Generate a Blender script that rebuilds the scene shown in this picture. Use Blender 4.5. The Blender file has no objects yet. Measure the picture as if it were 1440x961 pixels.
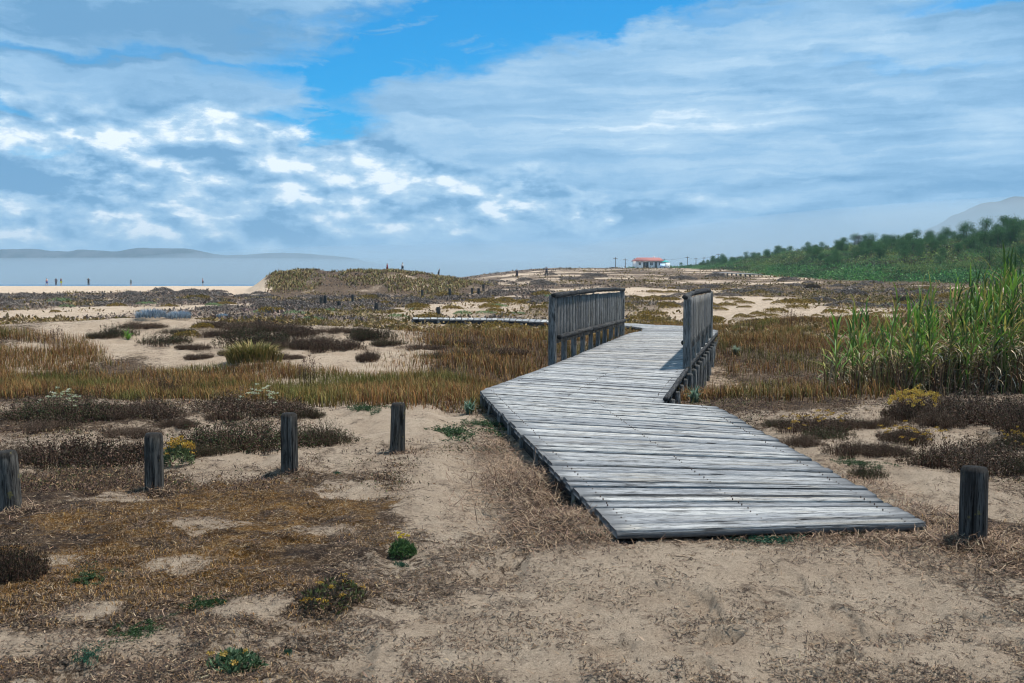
import bpy, math, random
import numpy as np
from mathutils import Vector, Matrix

random.seed(11)
rng = np.random.default_rng(11)
R = math.radians
sc = bpy.context.scene
COL = sc.collection
CAMZ = 1.6
PITCH = math.atan(84.5 / 1400)

# ------------------------------------------------------------------ noise
def _h(ix, iy, s):
    n = (ix * 374761393 + iy * 668265263 + s * 1442695041) & 0xffffffff
    n = ((n ^ (n >> 13)) * 1274126177) & 0xffffffff
    n = ((n ^ (n >> 16)) & 0x7fffffff) * 1103515245 & 0xffffffff
    return ((n ^ (n >> 15)) & 0xffff) / 65535.0

def vn(x, y, s=0):
    x = np.asarray(x, float); y = np.asarray(y, float)
    ix = np.floor(x).astype(np.int64); iy = np.floor(y).astype(np.int64)
    fx = x - ix; fy = y - iy
    fx = fx * fx * (3 - 2 * fx); fy = fy * fy * (3 - 2 * fy)
    a = _h(ix, iy, s); b = _h(ix + 1, iy, s); c = _h(ix, iy + 1, s); d = _h(ix + 1, iy + 1, s)
    return (a * (1 - fx) + b * fx) * (1 - fy) + (c * (1 - fx) + d * fx) * fy

def fbm(x, y, s=0, o=4):
    t = 0; a = .5; n = 0
    for k in range(o):
        t = t + a * vn(x, y, s + k * 17); n += a; a *= .5
        x = x * 2.03 + 5.1; y = y * 2.03 + 9.7
    return t / n

def ss(a, b, x):
    t = np.clip((np.asarray(x, float) - a) / (b - a), 0, 1)
    return t * t * (3 - 2 * t)

# ------------------------------------------------------------------ terrain
MOUNDS = [(-4.4, 24.0, 3.0, 2.6, .42), (-8.6, 25.5, 3.0, 3.0, .50), (-12.3, 23.5, 3.2, 4.0, .50),
          (-1.2, 25.5, 3.0, 2.5, .15), (-6.8, 31.0, 4.5, 3.0, .30), (8.5, 20.0, 3.0, 4.0, .15),
          (-6.2, 11.6, 2.4, .8, .10), (-3.2, 11.8, 1.6, .7, .09), (6.6, 10.4, 2.2, 1.2, .16), (-15, 30, 4, 3, .3),
          (-5.6, 9.6, 2.2, .7, .06), (5.2, 8.0, 1.6, .6, .07)]

_fr = random.Random(5)
FEET = []
for (fx, fy, fa, fn) in ((.55, 3.1, .25, 5), (1.4, 3.2, .1, 5), (2.1, 4.6, 2.6, 4), (-.2, 3.6, .9, 5), (1.0, 4.9, -.3, 4), (2.4, 3.6, 1.2, 4), (.1, 5.6, .5, 4), (-1.0, 9.4, -1.2, 3), (.9, 2.7, -.9, 4)):
    for k in range(fn):
        sd = .09 * (1 if k % 2 else -1)
        FEET.append((fx + math.sin(fa) * .46 * k + math.cos(fa) * sd + _fr.gauss(0, .05), fy + math.cos(fa) * .46 * k - math.sin(fa) * sd + _fr.gauss(0, .05), fa + _fr.gauss(0, .2), _fr.uniform(.018, .034)))
def feet(x, y):
    out = np.zeros(np.broadcast(x, y).shape); x, y = np.broadcast_arrays(x, y)
    idx = np.nonzero((np.abs(x) < 4.5) & (y > 2) & (y < 11)) if out.ndim else None
    if idx is None or not len(idx[0]): return out
    X, Y = x[idx], y[idx]; o = np.zeros(X.shape)
    for (fx, fy, fa, dp) in FEET:
        dx, dy = X - fx, Y - fy; l = dx * math.sin(fa) + dy * math.cos(fa); w = dx * math.cos(fa) - dy * math.sin(fa)
        d = np.sqrt((l / .145) ** 2 + (w / (.052 - .012 * np.clip(-l / .1, -1, 1))) ** 2)
        o += -dp * (1 - ss(.75, 1.15, d)) + dp * .35 * np.exp(-((d - 1.35) / .25) ** 2)
    out[idx] = o
    return out

def height(x, y):
    x = np.asarray(x, float); y = np.asarray(y, float)
    u = x / np.maximum(y, 25.0)
    yy = np.maximum(y, 0.0)
    zl = .62 * (np.minimum(yy, 215) / 200) ** 1.3
    zr = 4.0 * (np.minimum(yy, 200) / 200) ** 1.9 + 2.5 * ss(200, 380, yy)
    k = ss(-.13, .05, u)
    pl = zl * (1 - k) + zr * k
    # dune ridge, left of centre
    X = x * 110 / np.maximum(y, 60.0)
    rt = np.interp(X, [-30.5, -29.3, -28.0, -26.4, -22, -19, -12.6, -9, -6.3, -3.5, 0], [0, .25, 1.1, 2.2, 2.6, 2.35, 2.25, 1.7, 1.2, .5, 0])
    rt = rt * (.82 + .36 * fbm(X / 2.5, y / 7, 41, 4))
    rb = ss(88, 108, y) * (1 - ss(122, 150, y))
    pl = pl + rt * rb
    # wooded hill at right
    bD = np.interp(u, [.13, .17, .22, .27, .34, .51, .9], [420, 330, 205, 150, 128, 108, 95])
    cD = np.interp(u, [.13, .17, .27, .36, .51, .9], [560, 400, 280, 230, 195, 170])
    cZ = np.interp(u, [.13, .17, .27, .36, .51, .9], [6.5, 6.8, 8.2, 9.2, 10.0, 14])
    hh = ss(0, 1, (y - bD) / (cD - bD))
    pl = pl + np.maximum(cZ - pl, 0) * hh * ss(.13, .18, u)
    pl = pl + hh * (fbm(x / 22, y / 22, 8, 3) - .5) * 2.2 * ss(.13, .2, u)
    # sea shore
    sh = np.interp(u, [-9, -.24, -.1, -.02, .14, .2], [212, 212, 235, 430, 460, 6000])
    pl = pl - 9 * ss(0, 55, y - sh) - .8 * ss(-6, 30, y - sh) * (u < -.2)
    # swale crossing under the footbridge
    sw = .30 * np.exp(-((y - 17.2) / 3.0) ** 2) * (1 - ss(-1.5, 1.5, x)) + \
         .62 * np.exp(-(np.abs((y - 19.3 - .35 * (x - 2)) / 4.6)) ** 3) * ss(-1.5, 1.5, x) * (1 - .35 * ss(5, 10, x))
    z = pl - sw
    for (mx, my, rx, ry, hgt) in MOUNDS:
        d = ((x - mx) / rx) ** 2 + ((y - my) / ry) ** 2
        z = z + hgt * np.exp(-d * 1.2)
    amp = .05 + .16 * ss(18, 45, y) * (1 - ss(140, 200, y))
    z = z + amp * (fbm(x / 3.1, y / 3.1, 3, 4) - .5) * 1.6
    # level ground where the walkway bends away
    fl = ss(-8, -5, x) * (1 - ss(7.5, 9.5, x)) * ss(24.5, 27.5, y) * (1 - ss(43, 50, y))
    z = z * (1 - fl) + np.minimum(z, -.03 + .05 * (fbm(x, y, 2, 2) - .5)) * fl
    # small scale relief, trodden sand
    near = 1 - ss(14, 40, np.hypot(x, y))
    z = z + near * (.075 * (fbm(x * 2.6, y * 2.6, 21, 4) - .5) + .035 * (fbm(x * 8, y * 8, 33, 3) - .5))
    foot = np.clip(vn(x * 4.4, y * 3.8, 77) - .60, 0, .3)
    z = z - near * .15 * foot * (.4 + fbm(x, y, 9, 2))
    # keep the ground below the boardwalk deck
    under = ss(-.75, -.45, x + .1 * (y - 9)) * (1 - ss(2.5, 2.9, x)) * ss(5.6, 6.0, y) * (1 - ss(13, 14, y))
    z = z * (1 - under) + np.minimum(z, .0) * under - .05 * under * ss(6.0, 7.5, y)
    z = z + feet(x, y)
    for ox in (1.30, 1.62):
        lx = x - (ox + .42 * (y - 3.4)); tr = np.exp(-(lx / .035) ** 2) * ss(2.6, 3.2, y) * (1 - ss(4.6, 5.2, y))
        z = z - tr * (.014 + .008 * np.sin(y * 90))
    fr = ss(-.2, .5, x) * (1 - ss(2.6, 3.4, x)) * ss(4.6, 5.5, y) * (1 - ss(6.2, 7.2, y))
    z = z * (1 - fr) + (.082 + .3 * np.clip(z, -.05, .05)) * fr
    return z

def ray(px, py):
    v = Vector((px - 720, 480.5 - py, -1400)).normalized()
    c, s = math.cos(math.pi / 2 - PITCH), math.sin(math.pi / 2 - PITCH)
    return (v.x, v.y * c - v.z * s, v.y * s + v.z * c)

def ground_at(px, py):
    d = ray(px, py)
    t = np.geomspace(2.5, 900, 2600)
    X = d[0] * t; Y = d[1] * t; Z = CAMZ + d[2] * t
    b = np.nonzero(Z < height(X, Y))[0]
    i = b[0] if len(b) else int(np.argmin(Z - height(X, Y)))
    return float(X[i]), float(Y[i]), float(height(X[i], Y[i]))

def plane_at(px, py, z):
    d = ray(px, py); t = (z - CAMZ) / d[2]
    return (d[0] * t, d[1] * t, z)

def gz(x, y): return float(height(x, y))

# ------------------------------------------------------------------ node helper
class NT:
    def __init__(s, tree): s.t = tree; tree.nodes.clear()
    def n(s, typ, **kw):
        nd = s.t.nodes.new(typ)
        ins = kw.pop('i', {})
        for k, v in kw.items(): setattr(nd, k, v)
        for k, v in ins.items():
            if isinstance(v, bpy.types.NodeSocket): s.t.links.new(v, nd.inputs[k])
            else:
                try: nd.inputs[k].default_value = v
                except Exception: nd.inputs[k].default_value = (*v, 1) if len(v) == 3 else v
        return nd
    def m(s, op, a, b=0.0, c=None, clamp=False):
        i = {0: a, 1: b}
        if c is not None: i[2] = c
        nd = s.n('ShaderNodeMath', operation=op, i=i); nd.use_clamp = clamp
        return nd.outputs[0]
    def mix(s, f, a, b, mode='MIX', clamp=False):
        nd = s.t.nodes.new('ShaderNodeMix'); nd.data_type = 'RGBA'; nd.blend_type = mode; nd.clamp_result = clamp
        for k, v in ((0, f), (6, a), (7, b)):
            if isinstance(v, bpy.types.NodeSocket): s.t.links.new(v, nd.inputs[k])
            elif isinstance(v, (int, float)): nd.inputs[k].default_value = v
            else: nd.inputs[k].default_value = (*v[:3], 1)
        return nd.outputs[2]
    def noise(s, vec, scale, detail=4, rough=.55, dist=0.0):
        nd = s.n('ShaderNodeTexNoise', i={'Scale': scale, 'Detail': detail, 'Roughness': rough, 'Distortion': dist})
        if vec is not None: s.t.links.new(vec, nd.inputs['Vector'])
        return nd.outputs['Fac']
    def rng(s, v, a, b, c=0.0, d=1.0, typ='SMOOTHSTEP'):
        nd = s.n('ShaderNodeMapRange', interpolation_type=typ, i={0: v, 1: a, 2: b, 3: c, 4: d})
        return nd.outputs[0]
    def xyz(s, x, y, z=0.0):
        return s.n('ShaderNodeCombineXYZ', i={0: x, 1: y, 2: z}).outputs[0]
    def scale(s, v, sx, sy, sz, loc=(0, 0, 0)):
        return s.n('ShaderNodeMapping', i={'Vector': v, 'Scale': (sx, sy, sz), 'Location': loc}).outputs[0]
    def bump(s, h, dist, strength=1.0, nrm=None):
        i = {'Height': h, 'Distance': dist, 'Strength': strength}
        if nrm is not None: i['Normal'] = nrm
        return s.n('ShaderNodeBump', i=i).outputs[0]
    def link(s, a, b): s.t.links.new(a, b)

def newmat(name):
    m = bpy.data.materials.new(name); m.use_nodes = True
    return m, NT(m.node_tree)

def finish(t, shader, volume=None):
    o = t.n('ShaderNodeOutputMaterial')
    if shader is not None: t.link(shader, o.inputs[0])
    if volume is not None: t.link(volume, o.inputs[1])

def principled(t, col, rough=.7, normal=None, spec=.5):
    i = {'Base Color': col, 'Roughness': rough, 'Specular IOR Level': spec}
    if normal is not None: i['Normal'] = normal
    return t.n('ShaderNodeBsdfPrincipled', i=i).outputs[0]

# ------------------------------------------------------------------ materials
def mat_ground():
    m, t = newmat('sandy_ground')
    P = t.n('ShaderNodeTexCoord').outputs['Object']
    at = t.n('ShaderNodeVertexColor', layer_name='zone')
    sp = t.n('ShaderNodeSeparateColor', i={0: at.outputs[0]})
    veg, moss, green = sp.outputs[0], sp.outputs[1], sp.outputs[2]
    n1 = t.noise(P, .35, 5); n2 = t.noise(P, 2.2, 8, .65); n3 = t.noise(P, 14, 8, .7, .4)
    n4 = t.noise(P, 60, 6, .7); n5 = t.noise(P, 260, 3, .6); n6 = t.noise(P, 7, 10, .75, 1.2)
    fine = t.noise(P, 900, 2, .5)
    sand = t.mix(t.rng(n2, .3, .7), (.57, .435, .315), (.72, .575, .43))
    sand = t.mix(t.rng(n4, .36, .56), t.mix(.28, sand, (.26, .195, .14)), sand)
    sand = t.mix(t.rng(n5, .58, .68), sand, (.16, .12, .09))
    sand = t.mix(t.rng(fine, .35, .65), t.mix(1.0, sand, (.72, .7, .68), 'MULTIPLY'), sand)
    # debris and plant litter between the sand
    lit = t.mix(t.rng(n3, .35, .65), (.040, .025, .016), (.125, .078, .045))
    lit = t.mix(t.rng(t.noise(P, 40, 8, .8, 1.0), .53, .60), lit, (.42, .31, .21))
    mossc = t.mix(t.rng(n6, .3, .65), (.042, .021, .007), (.23, .105, .015))
    mossc = t.mix(t.rng(t.noise(P, 46, 7, .78, 1.2), .50, .58), mossc, (.46, .32, .18))
    mossc = t.mix(t.rng(n5, .55, .62), mossc, (.03, .02, .012))
    mossc = t.mix(t.rng(n3, .56, .66), mossc, (.05, .035, .03))
    vc = t.mix(t.rng(t.m('ADD', moss, t.m('MULTIPLY', t.m('SUBTRACT', n2, .5), 1.8)), .34, .52), lit, mossc)
    k = t.m('ADD', t.m('MULTIPLY', n6, .55), t.m('ADD', t.m('MULTIPLY', n4, .30), t.m('MULTIPLY', n2, .15)))
    vc = t.mix(t.rng(t.noise(P, 3.1, 7, .7, .5), .46, .60), vc, t.mix(1.0, vc, (.42, .40, .42), 'MULTIPLY'))
    f = t.rng(t.m('ADD', k, t.m('MULTIPLY', t.m('SUBTRACT', veg, .5), .34)), .46, .55)
    pat = t.m('ADD', t.noise(P, 2.6, 5, .62, .6), t.m('MULTIPLY', t.m('SUBTRACT', veg, .3), .16))
    pm = t.rng(pat, .44, .60)
    hol = t.noise(t.scale(P, 1, .72, 1), 6.0, 9, .74, 1.1)
    sp2 = t.m('MULTIPLY', t.rng(hol, .53, .60), t.m('ADD', t.m('MULTIPLY', pm, .80), .20))
    sand = t.mix(t.m('MULTIPLY', sp2, .85), sand, t.mix(t.rng(n5, .4, .6), (.07, .048, .034), (.17, .12, .085)))
    spk = t.noise(P, 30, 8, .76, 1.0)
    sand = t.mix(t.m('MULTIPLY', t.rng(spk, .55, .60), t.m('ADD', t.m('MULTIPLY', pm, .75), .18)), sand, (.095, .066, .046))
    sand = t.mix(t.m('MULTIPLY', t.rng(t.noise(P, 110, 5, .78, .5), .60, .64), t.m('ADD', t.m('MULTIPLY', pm, .6), .15)), sand, (.07, .05, .036))
    c = t.mix(f, sand, vc)
    gcol = t.mix(t.rng(t.noise(P, .25, 6, .7), .35, .65), (.018, .034, .014), (.05, .075, .022))
    c = t.mix(green, c, gcol)
    b = t.bump(n6, .08, 1.0); b = t.bump(n3, .05, .9, b); b = t.bump(n4, .03, 1.0, b); b = t.bump(n5, .008, 1.0, b)
    finish(t, principled(t, c, .95, b, .15))
    return m

def mat_wood(name, light, mid, dark, endw=1.0, lich=0.0):
    m, t = newmat(name)
    P = t.n('ShaderNodeAttribute', attribute_name='wuv').outputs['Vector']
    at = t.n('ShaderNodeVertexColor', layer_name='zone')
    sp = t.n('ShaderNodeSeparateColor', i={0: at.outputs[0]})
    rnd, edge, rim = sp.outputs[0], sp.outputs[1], sp.outputs[2]
    g1 = t.noise(t.scale(P, 2.6, 30, 1), 1.0, 8, .68, .5)
    g2 = t.noise(t.scale(P, 7, 120, 3), 1.0, 6, .7, .3)
    gl = t.noise(t.scale(P, .8, 55, 3), 1.0, 3, .5, .6)
    g3 = t.noise(t.scale(P, 3, 7, 1), 1.0, 6, .65, .5)
    kn = t.n('ShaderNodeTexVoronoi', i={'Vector': t.scale(P, 1.7, 7, 1), 'Scale': 1.0})
    knot = t.rng(kn.outputs['Distance'], .10, .17, 1, 0)
    c = t.mix(t.rng(g1, .38, .62), mid, light)
    c = t.mix(t.rng(rnd, .1, .9), t.mix(1.0, c, (.66, .68, .72), 'MULTIPLY'), c)
    c = t.mix(t.m('MULTIPLY', t.rng(t.noise(t.scale(P, 1.1, 5, 1), 1.0, 5, .6), .52, .66), .55), c, t.mix(1.0, c, (.98, .86, .70), 'MULTIPLY'))
    c = t.mix(t.rng(g2, .51, .62), c, dark)
    c = t.mix(t.m('MULTIPLY', t.rng(g3, .56, .68), .75), c, dark)
    c = t.mix(t.m('MULTIPLY', knot, .8), c, dark)
    c = t.mix(t.rng(gl, .66, .70), c, dark)
    c = t.mix(t.m('MULTIPLY', t.rng(t.m('ADD', rim, t.m('MULTIPLY', t.m('SUBTRACT', g1, .5), 1.6)), .45, .95), .85), c, dark)
    ed = t.m('MULTIPLY', t.rng(t.m('ADD', edge, t.m('MULTIPLY', t.m('SUBTRACT', g3, .5), 1.1)), .45, .85), endw)
    c = t.mix(ed, c, t.mix(.5, dark, mid))
    if lich:
        ln = t.noise(P, 9, 6, .7)
        c = t.mix(t.m('MULTIPLY', t.rng(ln, .60, .68), lich), c, (.20, .17, .06))
    b = t.bump(g1, .014, .9); b = t.bump(g2, .008, 1.0, b); b = t.bump(t.rng(gl, .62, .70, 1, 0), .01, 1.0, b)
    b = t.bump(knot, .004, .6, b)
    finish(t, principled(t, c, .85, b, .12))
    return m

def mat_leaf(name='plant_leaves', trans=.38, rough=.55):
    m, t = newmat(name)
    at = t.n('ShaderNodeVertexColor', layer_name='zone').outputs[0]
    P = t.n('ShaderNodeTexCoord').outputs['Object']
    n = t.noise(P, 30, 3)
    c = t.mix(1.0, at, t.mix(n, (.7, .7, .7), (1.3, 1.3, 1.3)), 'MULTIPLY')
    a = principled(t, c, rough, None, .3)
    tr = t.n('ShaderNodeBsdfTranslucent', i={0: c}).outputs[0]
    finish(t, t.n('ShaderNodeMixShader', i={0: trans, 1: a, 2: tr}).outputs[0])
    return m

def mat_plain(name, col, rough=.7, var=.25, sc_=3.0, metal=0):
    m, t = newmat(name)
    P = t.n('ShaderNodeTexCoord').outputs['Object']
    n = t.noise(P, sc_, 5, .65)
    c = t.mix(n, tuple(x * (1 - var) for x in col), tuple(min(1, x * (1 + var)) for x in col))
    s = t.n('ShaderNodeBsdfPrincipled', i={'Base Color': c, 'Roughness': rough, 'Metallic': metal}).outputs[0]
    finish(t, s)
    return m

def mat_sea():
    m, t = newmat('sea_water')
    P = t.n('ShaderNodeTexCoord').outputs['Object']
    n = t.noise(t.scale(P, .03, .12, 1), 1, 6, .6)
    b = t.bump(n, 1.2, .5)
    finish(t, t.n('ShaderNodeBsdfPrincipled', i={'Base Color': (.02, .10, .20, 1), 'Roughness': .25, 'Normal': b}).outputs[0])
    return m

def mat_mountain():
    m, t = newmat('mountain_rock')
    P = t.n('ShaderNodeTexCoord').outputs['Object']
    n = t.noise(P, .02, 9, .7)
    c = t.mix(t.rng(n, .42, .58), (.03, .04, .04), (.07, .075, .08))
    finish(t, principled(t, c, .9))
    return m

def mat_volume(name, dens, col):
    m, t = newmat(name)
    v = t.n('ShaderNodeVolumePrincipled', i={'Color': (*col, 1), 'Density': dens, 'Anisotropy': .2}).outputs[0]
    finish(t, None, v)
    m.cycles.homogeneous_volume = True
    return m

M = {}
M['ground'] = mat_ground()
M['deck'] = mat_wood('bleached_deck_planks', (.57, .56, .53), (.29, .295, .30), (.035, .034, .034), 1.0)
M['rail'] = mat_wood('weathered_rail_wood', (.34, .33, .31), (.14, .14, .136), (.014, .014, .014), .8, .6)
M['beam'] = mat_wood('dark_beam_wood', (.085, .085, .085), (.032, .031, .032), (.007, .007, .007), .5, .5)
M['post'] = mat_wood('old_post_wood', (.15, .140, .125), (.046, .042, .038), (.007, .006, .006), .9, .8)
M['leaf'] = mat_leaf()
M['twig'] = mat_leaf('dry_twigs_and_straw', .08, .8)
M['sea'] = mat_sea()
M['mountain'] = mat_mountain()

# ------------------------------------------------------------------ mesh helpers
def tag(o, label=None, cat=None, group=None, kind=None):
    if label: o['label'] = label
    if cat: o['category'] = cat
    if group: o['group'] = group
    if kind: o['kind'] = kind
    return o

def mesh(name, V, polys, col=None, wuv=None, smooth=False):
    """polys: list of int arrays (n,k)"""
    me = bpy.data.meshes.new(name)
    V = np.asarray(V, np.float32).reshape(-1, 3)
    polys = [np.asarray(p, np.int32) for p in polys if len(p)]
    me.vertices.add(len(V)); me.vertices.foreach_set('co', V.ravel())
    nl = sum(p.size for p in polys); npl = sum(len(p) for p in polys)
    me.loops.add(nl); me.loops.foreach_set('vertex_index', np.concatenate([p.ravel() for p in polys]))
    tot = np.concatenate([np.full(len(p), p.shape[1], np.int32) for p in polys])
    st = np.concatenate([[0], np.cumsum(tot)[:-1]]).astype(np.int32)
    me.polygons.add(npl); me.polygons.foreach_set('loop_start', st)
    if smooth: me.polygons.foreach_set('use_smooth', np.ones(npl, bool))
    me.update(calc_edges=True); me.validate()
    if col is not None:
        c = np.ones((len(V), 4), np.float32); c[:, :3] = col
        a = me.color_attributes.new('zone', 'FLOAT_COLOR', 'POINT'); a.data.foreach_set('color', c.ravel())
    if wuv is not None:
        a = me.attributes.new('wuv', 'FLOAT_VECTOR', 'POINT'); a.data.foreach_set('vector', np.asarray(wuv, np.float32).ravel())
    return me

def link(name, me, mat=None, parent=None, loc=(0, 0, 0), rz=0):
    o = bpy.data.objects.new(name, me); COL.objects.link(o)
    if mat is not None and me is not None and len(me.materials) == 0: me.materials.append(mat)
    o.location = loc; o.rotation_euler = (0, 0, rz)
    if parent is not None: o.parent = parent
    return o

class B:
    """collects pieces into one mesh"""
    def __init__(s): s.V = []; s.P = {}; s.C = []; s.W = []; s.n = 0
    def add(s, V, polys, col=(.5, 0, 0), wuv=None):
        V = np.asarray(V, float).reshape(-1, 3)
        s.V.append(V)
        for p in polys:
            p = np.asarray(p, np.int64)
            if len(p): s.P.setdefault(p.shape[1], []).append(p + s.n)
        c = np.empty((len(V), 3)); c[:] = col; s.C.append(c)
        s.W.append(np.zeros((len(V), 3)) if wuv is None else np.asarray(wuv, float))
        s.n += len(V)
    def mesh(s, name, smooth=False):
        return mesh(name, np.concatenate(s.V), [np.concatenate(p) for p in s.P.values()], np.concatenate(s.C), np.concatenate(s.W), smooth)
    def obj(s, name, mat, parent=None, loc=(0, 0, 0), rz=0, smooth=False):
        return link(name, s.mesh(name, smooth), mat, parent, loc, rz)

def box(b, x0, x1, y0, y1, z0, z1, col=(.5, 0, 0)):
    V = [(x, y, z) for x in (x0, x1) for y in (y0, y1) for z in (z0, z1)]
    F = [(0, 1, 3, 2), (4, 6, 7, 5), (0, 4, 5, 1), (2, 3, 7, 6), (0, 2, 6, 4), (1, 5, 7, 3)]
    b.add(V, [F], col)

def log(b, p0, p1, r0, r1=None, sides=14, segs=6, rough=.05, col=None, flat=False, seed=None, dome=.15):
    """a round timber from p0 to p1 with irregular surface, capped"""
    r1 = r0 if r1 is None else r1
    p0 = np.array(p0, float); p1 = np.array(p1, float); d = p1 - p0; L = np.linalg.norm(d); d /= L
    up = np.array((0, 0, 1.)) if abs(d[2]) < .9 else np.array((0, 1., 0))
    a = np.cross(up, d); a /= np.linalg.norm(a); c = np.cross(d, a)
    sd = random.random() * 100 if seed is None else seed
    th = np.linspace(0, 2 * math.pi, sides, endpoint=False)
    base = 1 + rough * 2 * (vn(th * 1.3 + sd, th * 0 + sd, 5) - .5)
    if sides >= 30: base = base - .16 * np.clip(vn(th * 3.4 + sd, th * 0, 6) - .62, 0, 1) ** .6 - .04 * vn(th * 7 + sd, th * 0, 7)
    ts = np.concatenate([[0], np.linspace(.04, .96, segs), [1]])
    V = []; W = []; Cc = []
    rd = random.random()
    for k, t_ in enumerate(ts):
        r = r0 + (r1 - r0) * t_
        rr = r * base * (1 + rough * (vn(th * 2 + sd, th * 0 + t_ * L * 4 + sd, 9) - .5))
        if k in (0, len(ts) - 1): rr = rr * .86
        pc = p0 + d * L * t_
        V.append(pc + np.outer(np.cos(th) * rr, a) + np.outer(np.sin(th) * rr, c))
        W.append(np.stack([np.full(sides, t_ * L), th * r0, np.full(sides, sd)], 1))
        e = max(0, 1 - min(t_, 1 - t_) * L / .08)
        Cc.append(np.tile((rd, e, 0), (sides, 1)))
    V = np.concatenate(V); W = np.concatenate(W); Cc = np.concatenate(Cc)
    nr = len(ts); i = np.arange(sides); j = (i + 1) % sides
    Q = np.concatenate([np.stack([i + k * sides, j + k * sides, j + (k + 1) * sides, i + (k + 1) * sides], 1) for k in range(nr - 1)])
    V = V + 0; V = np.concatenate([V, [p0 - d * r0 * dome * .3, p1 + d * r1 * dome]]); W = np.concatenate([W, [[0, 0, sd], [L, 0, sd]]])
    Cc = np.concatenate([Cc, [[rd, 1, 0], [rd, .7, 0]]])
    T = np.concatenate([np.stack([j, i, np.full(sides, nr * sides)], 1), np.stack([i + (nr - 1) * sides, j + (nr - 1) * sides, np.full(sides, nr * sides + 1)], 1)])
    b.add(V, [Q, T], Cc if col is None else col, W)

def blades(b, P, H, W, az, lean, col, tipcol=None, curl=.5):
    """flat tapering blades rooted at P, bending over in direction az"""
    n = len(P); P = np.asarray(P, float)
    H = np.broadcast_to(H, n); W = np.broadcast_to(W, n); lean = np.broadcast_to(lean, n)
    d = np.stack([np.cos(az), np.sin(az), np.zeros(n)], 1)
    s = np.stack([-np.sin(az), np.cos(az), np.zeros(n)], 1) * (W / 2)[:, None]
    z = np.array((0, 0, 1.))
    l1 = lean * .45
    m = P + d * (np.sin(l1) * H * .55)[:, None] + z * (np.cos(l1) * H * .55)[:, None]
    l2 = lean * (1 + curl)
    e = m + d * (np.sin(l2) * H * .45)[:, None] + z * (np.cos(l2) * H * .45)[:, None]
    V = np.stack([P - s, P + s, m - s * .8, m + s * .8, e], 1).reshape(-1, 3)
    i = np.arange(n) * 5
    col = np.broadcast_to(col, (n, 3)); tc = col if tipcol is None else np.broadcast_to(tipcol, (n, 3))
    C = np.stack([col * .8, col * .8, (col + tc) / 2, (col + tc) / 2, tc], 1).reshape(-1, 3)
    b.add(V, [np.stack([i, i + 1, i + 3, i + 2], 1), np.stack([i + 2, i + 3, i + 4], 1)], C)

def sticks(b, P, L, W, az, pitch, col):
    n = len(P); d = np.stack([np.cos(az) * np.cos(pitch), np.sin(az) * np.cos(pitch), np.sin(pitch)], 1) * np.broadcast_to(L, n)[:, None]
    s = np.stack([-np.sin(az), np.cos(az), rng.normal(0, .35, n)], 1) * (np.broadcast_to(W, n) / 2)[:, None]
    m = P + d * .5 + np.stack([-np.sin(az), np.cos(az), np.abs(rng.normal(0, 1, n))], 1) * (np.broadcast_to(L, n) * rng.normal(0, .10, n))[:, None]
    V = np.stack([P - s, P + s, m + s, m - s, P + d + s * .4, P + d - s * .4], 1).reshape(-1, 3); i = np.arange(n) * 6
    b.add(V, [np.concatenate([np.stack([i, i + 1, i + 2, i + 3], 1), np.stack([i + 3, i + 2, i + 4, i + 5], 1)])], np.repeat(np.broadcast_to(col, (n, 3)), 6, 0))

def leafquads(b, P, size, col, asp=.5, up=None):
    """small rhombic leaves with random orientation"""
    n = len(P); size = np.broadcast_to(size, n)
    a = rng.normal(size=(n, 3))
    if up is not None: a = a + up
    a /= np.linalg.norm(a, axis=1)[:, None]
    c = np.cross(a, rng.normal(size=(n, 3))); c /= np.linalg.norm(c, axis=1)[:, None]
    a = a * size[:, None]; c = c * (size * asp)[:, None]
    V = np.stack([P, P + a * .5 + c * .5, P + a, P + a * .5 - c * .5], 1).reshape(-1, 3)
    i = np.arange(n) * 4
    C = np.repeat(np.broadcast_to(col, (n, 3)), 4, 0)
    b.add(V, [np.stack([i, i + 1, i + 2, i + 3], 1)], C)

def jit(col, n, a=.25, hue=.1):
    c = np.tile(np.array(col, float), (n, 1)) * (1 + a * (rng.random((n, 1)) * 2 - 1))
    return np.clip(c * (1 + hue * (rng.random((n, 3)) * 2 - 1)), 0.002, 1)

def pick(cols, n, p=None):
    idx = rng.choice(len(cols), n, p=p)
    return jit((1, 1, 1), n, .25, .08) * np.array(cols)[idx]

def disc(n, r, power=.5):
    a = rng.random(n) * 2 * math.pi; q = rng.random(n) ** power * r
    return q * np.cos(a), q * np.sin(a)

# ------------------------------------------------------------------ zones on the ground
ZV = []  # (x,y,rx,ry,value,channel)
def zone(px, py, rx, ry, val, ch=0):
    x, y, z = ground_at(px, py)
    ZV.append((x, y, rx * y / 1400, max(ry * y * y / (1400 * 1.6), .2), val, ch))
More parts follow.
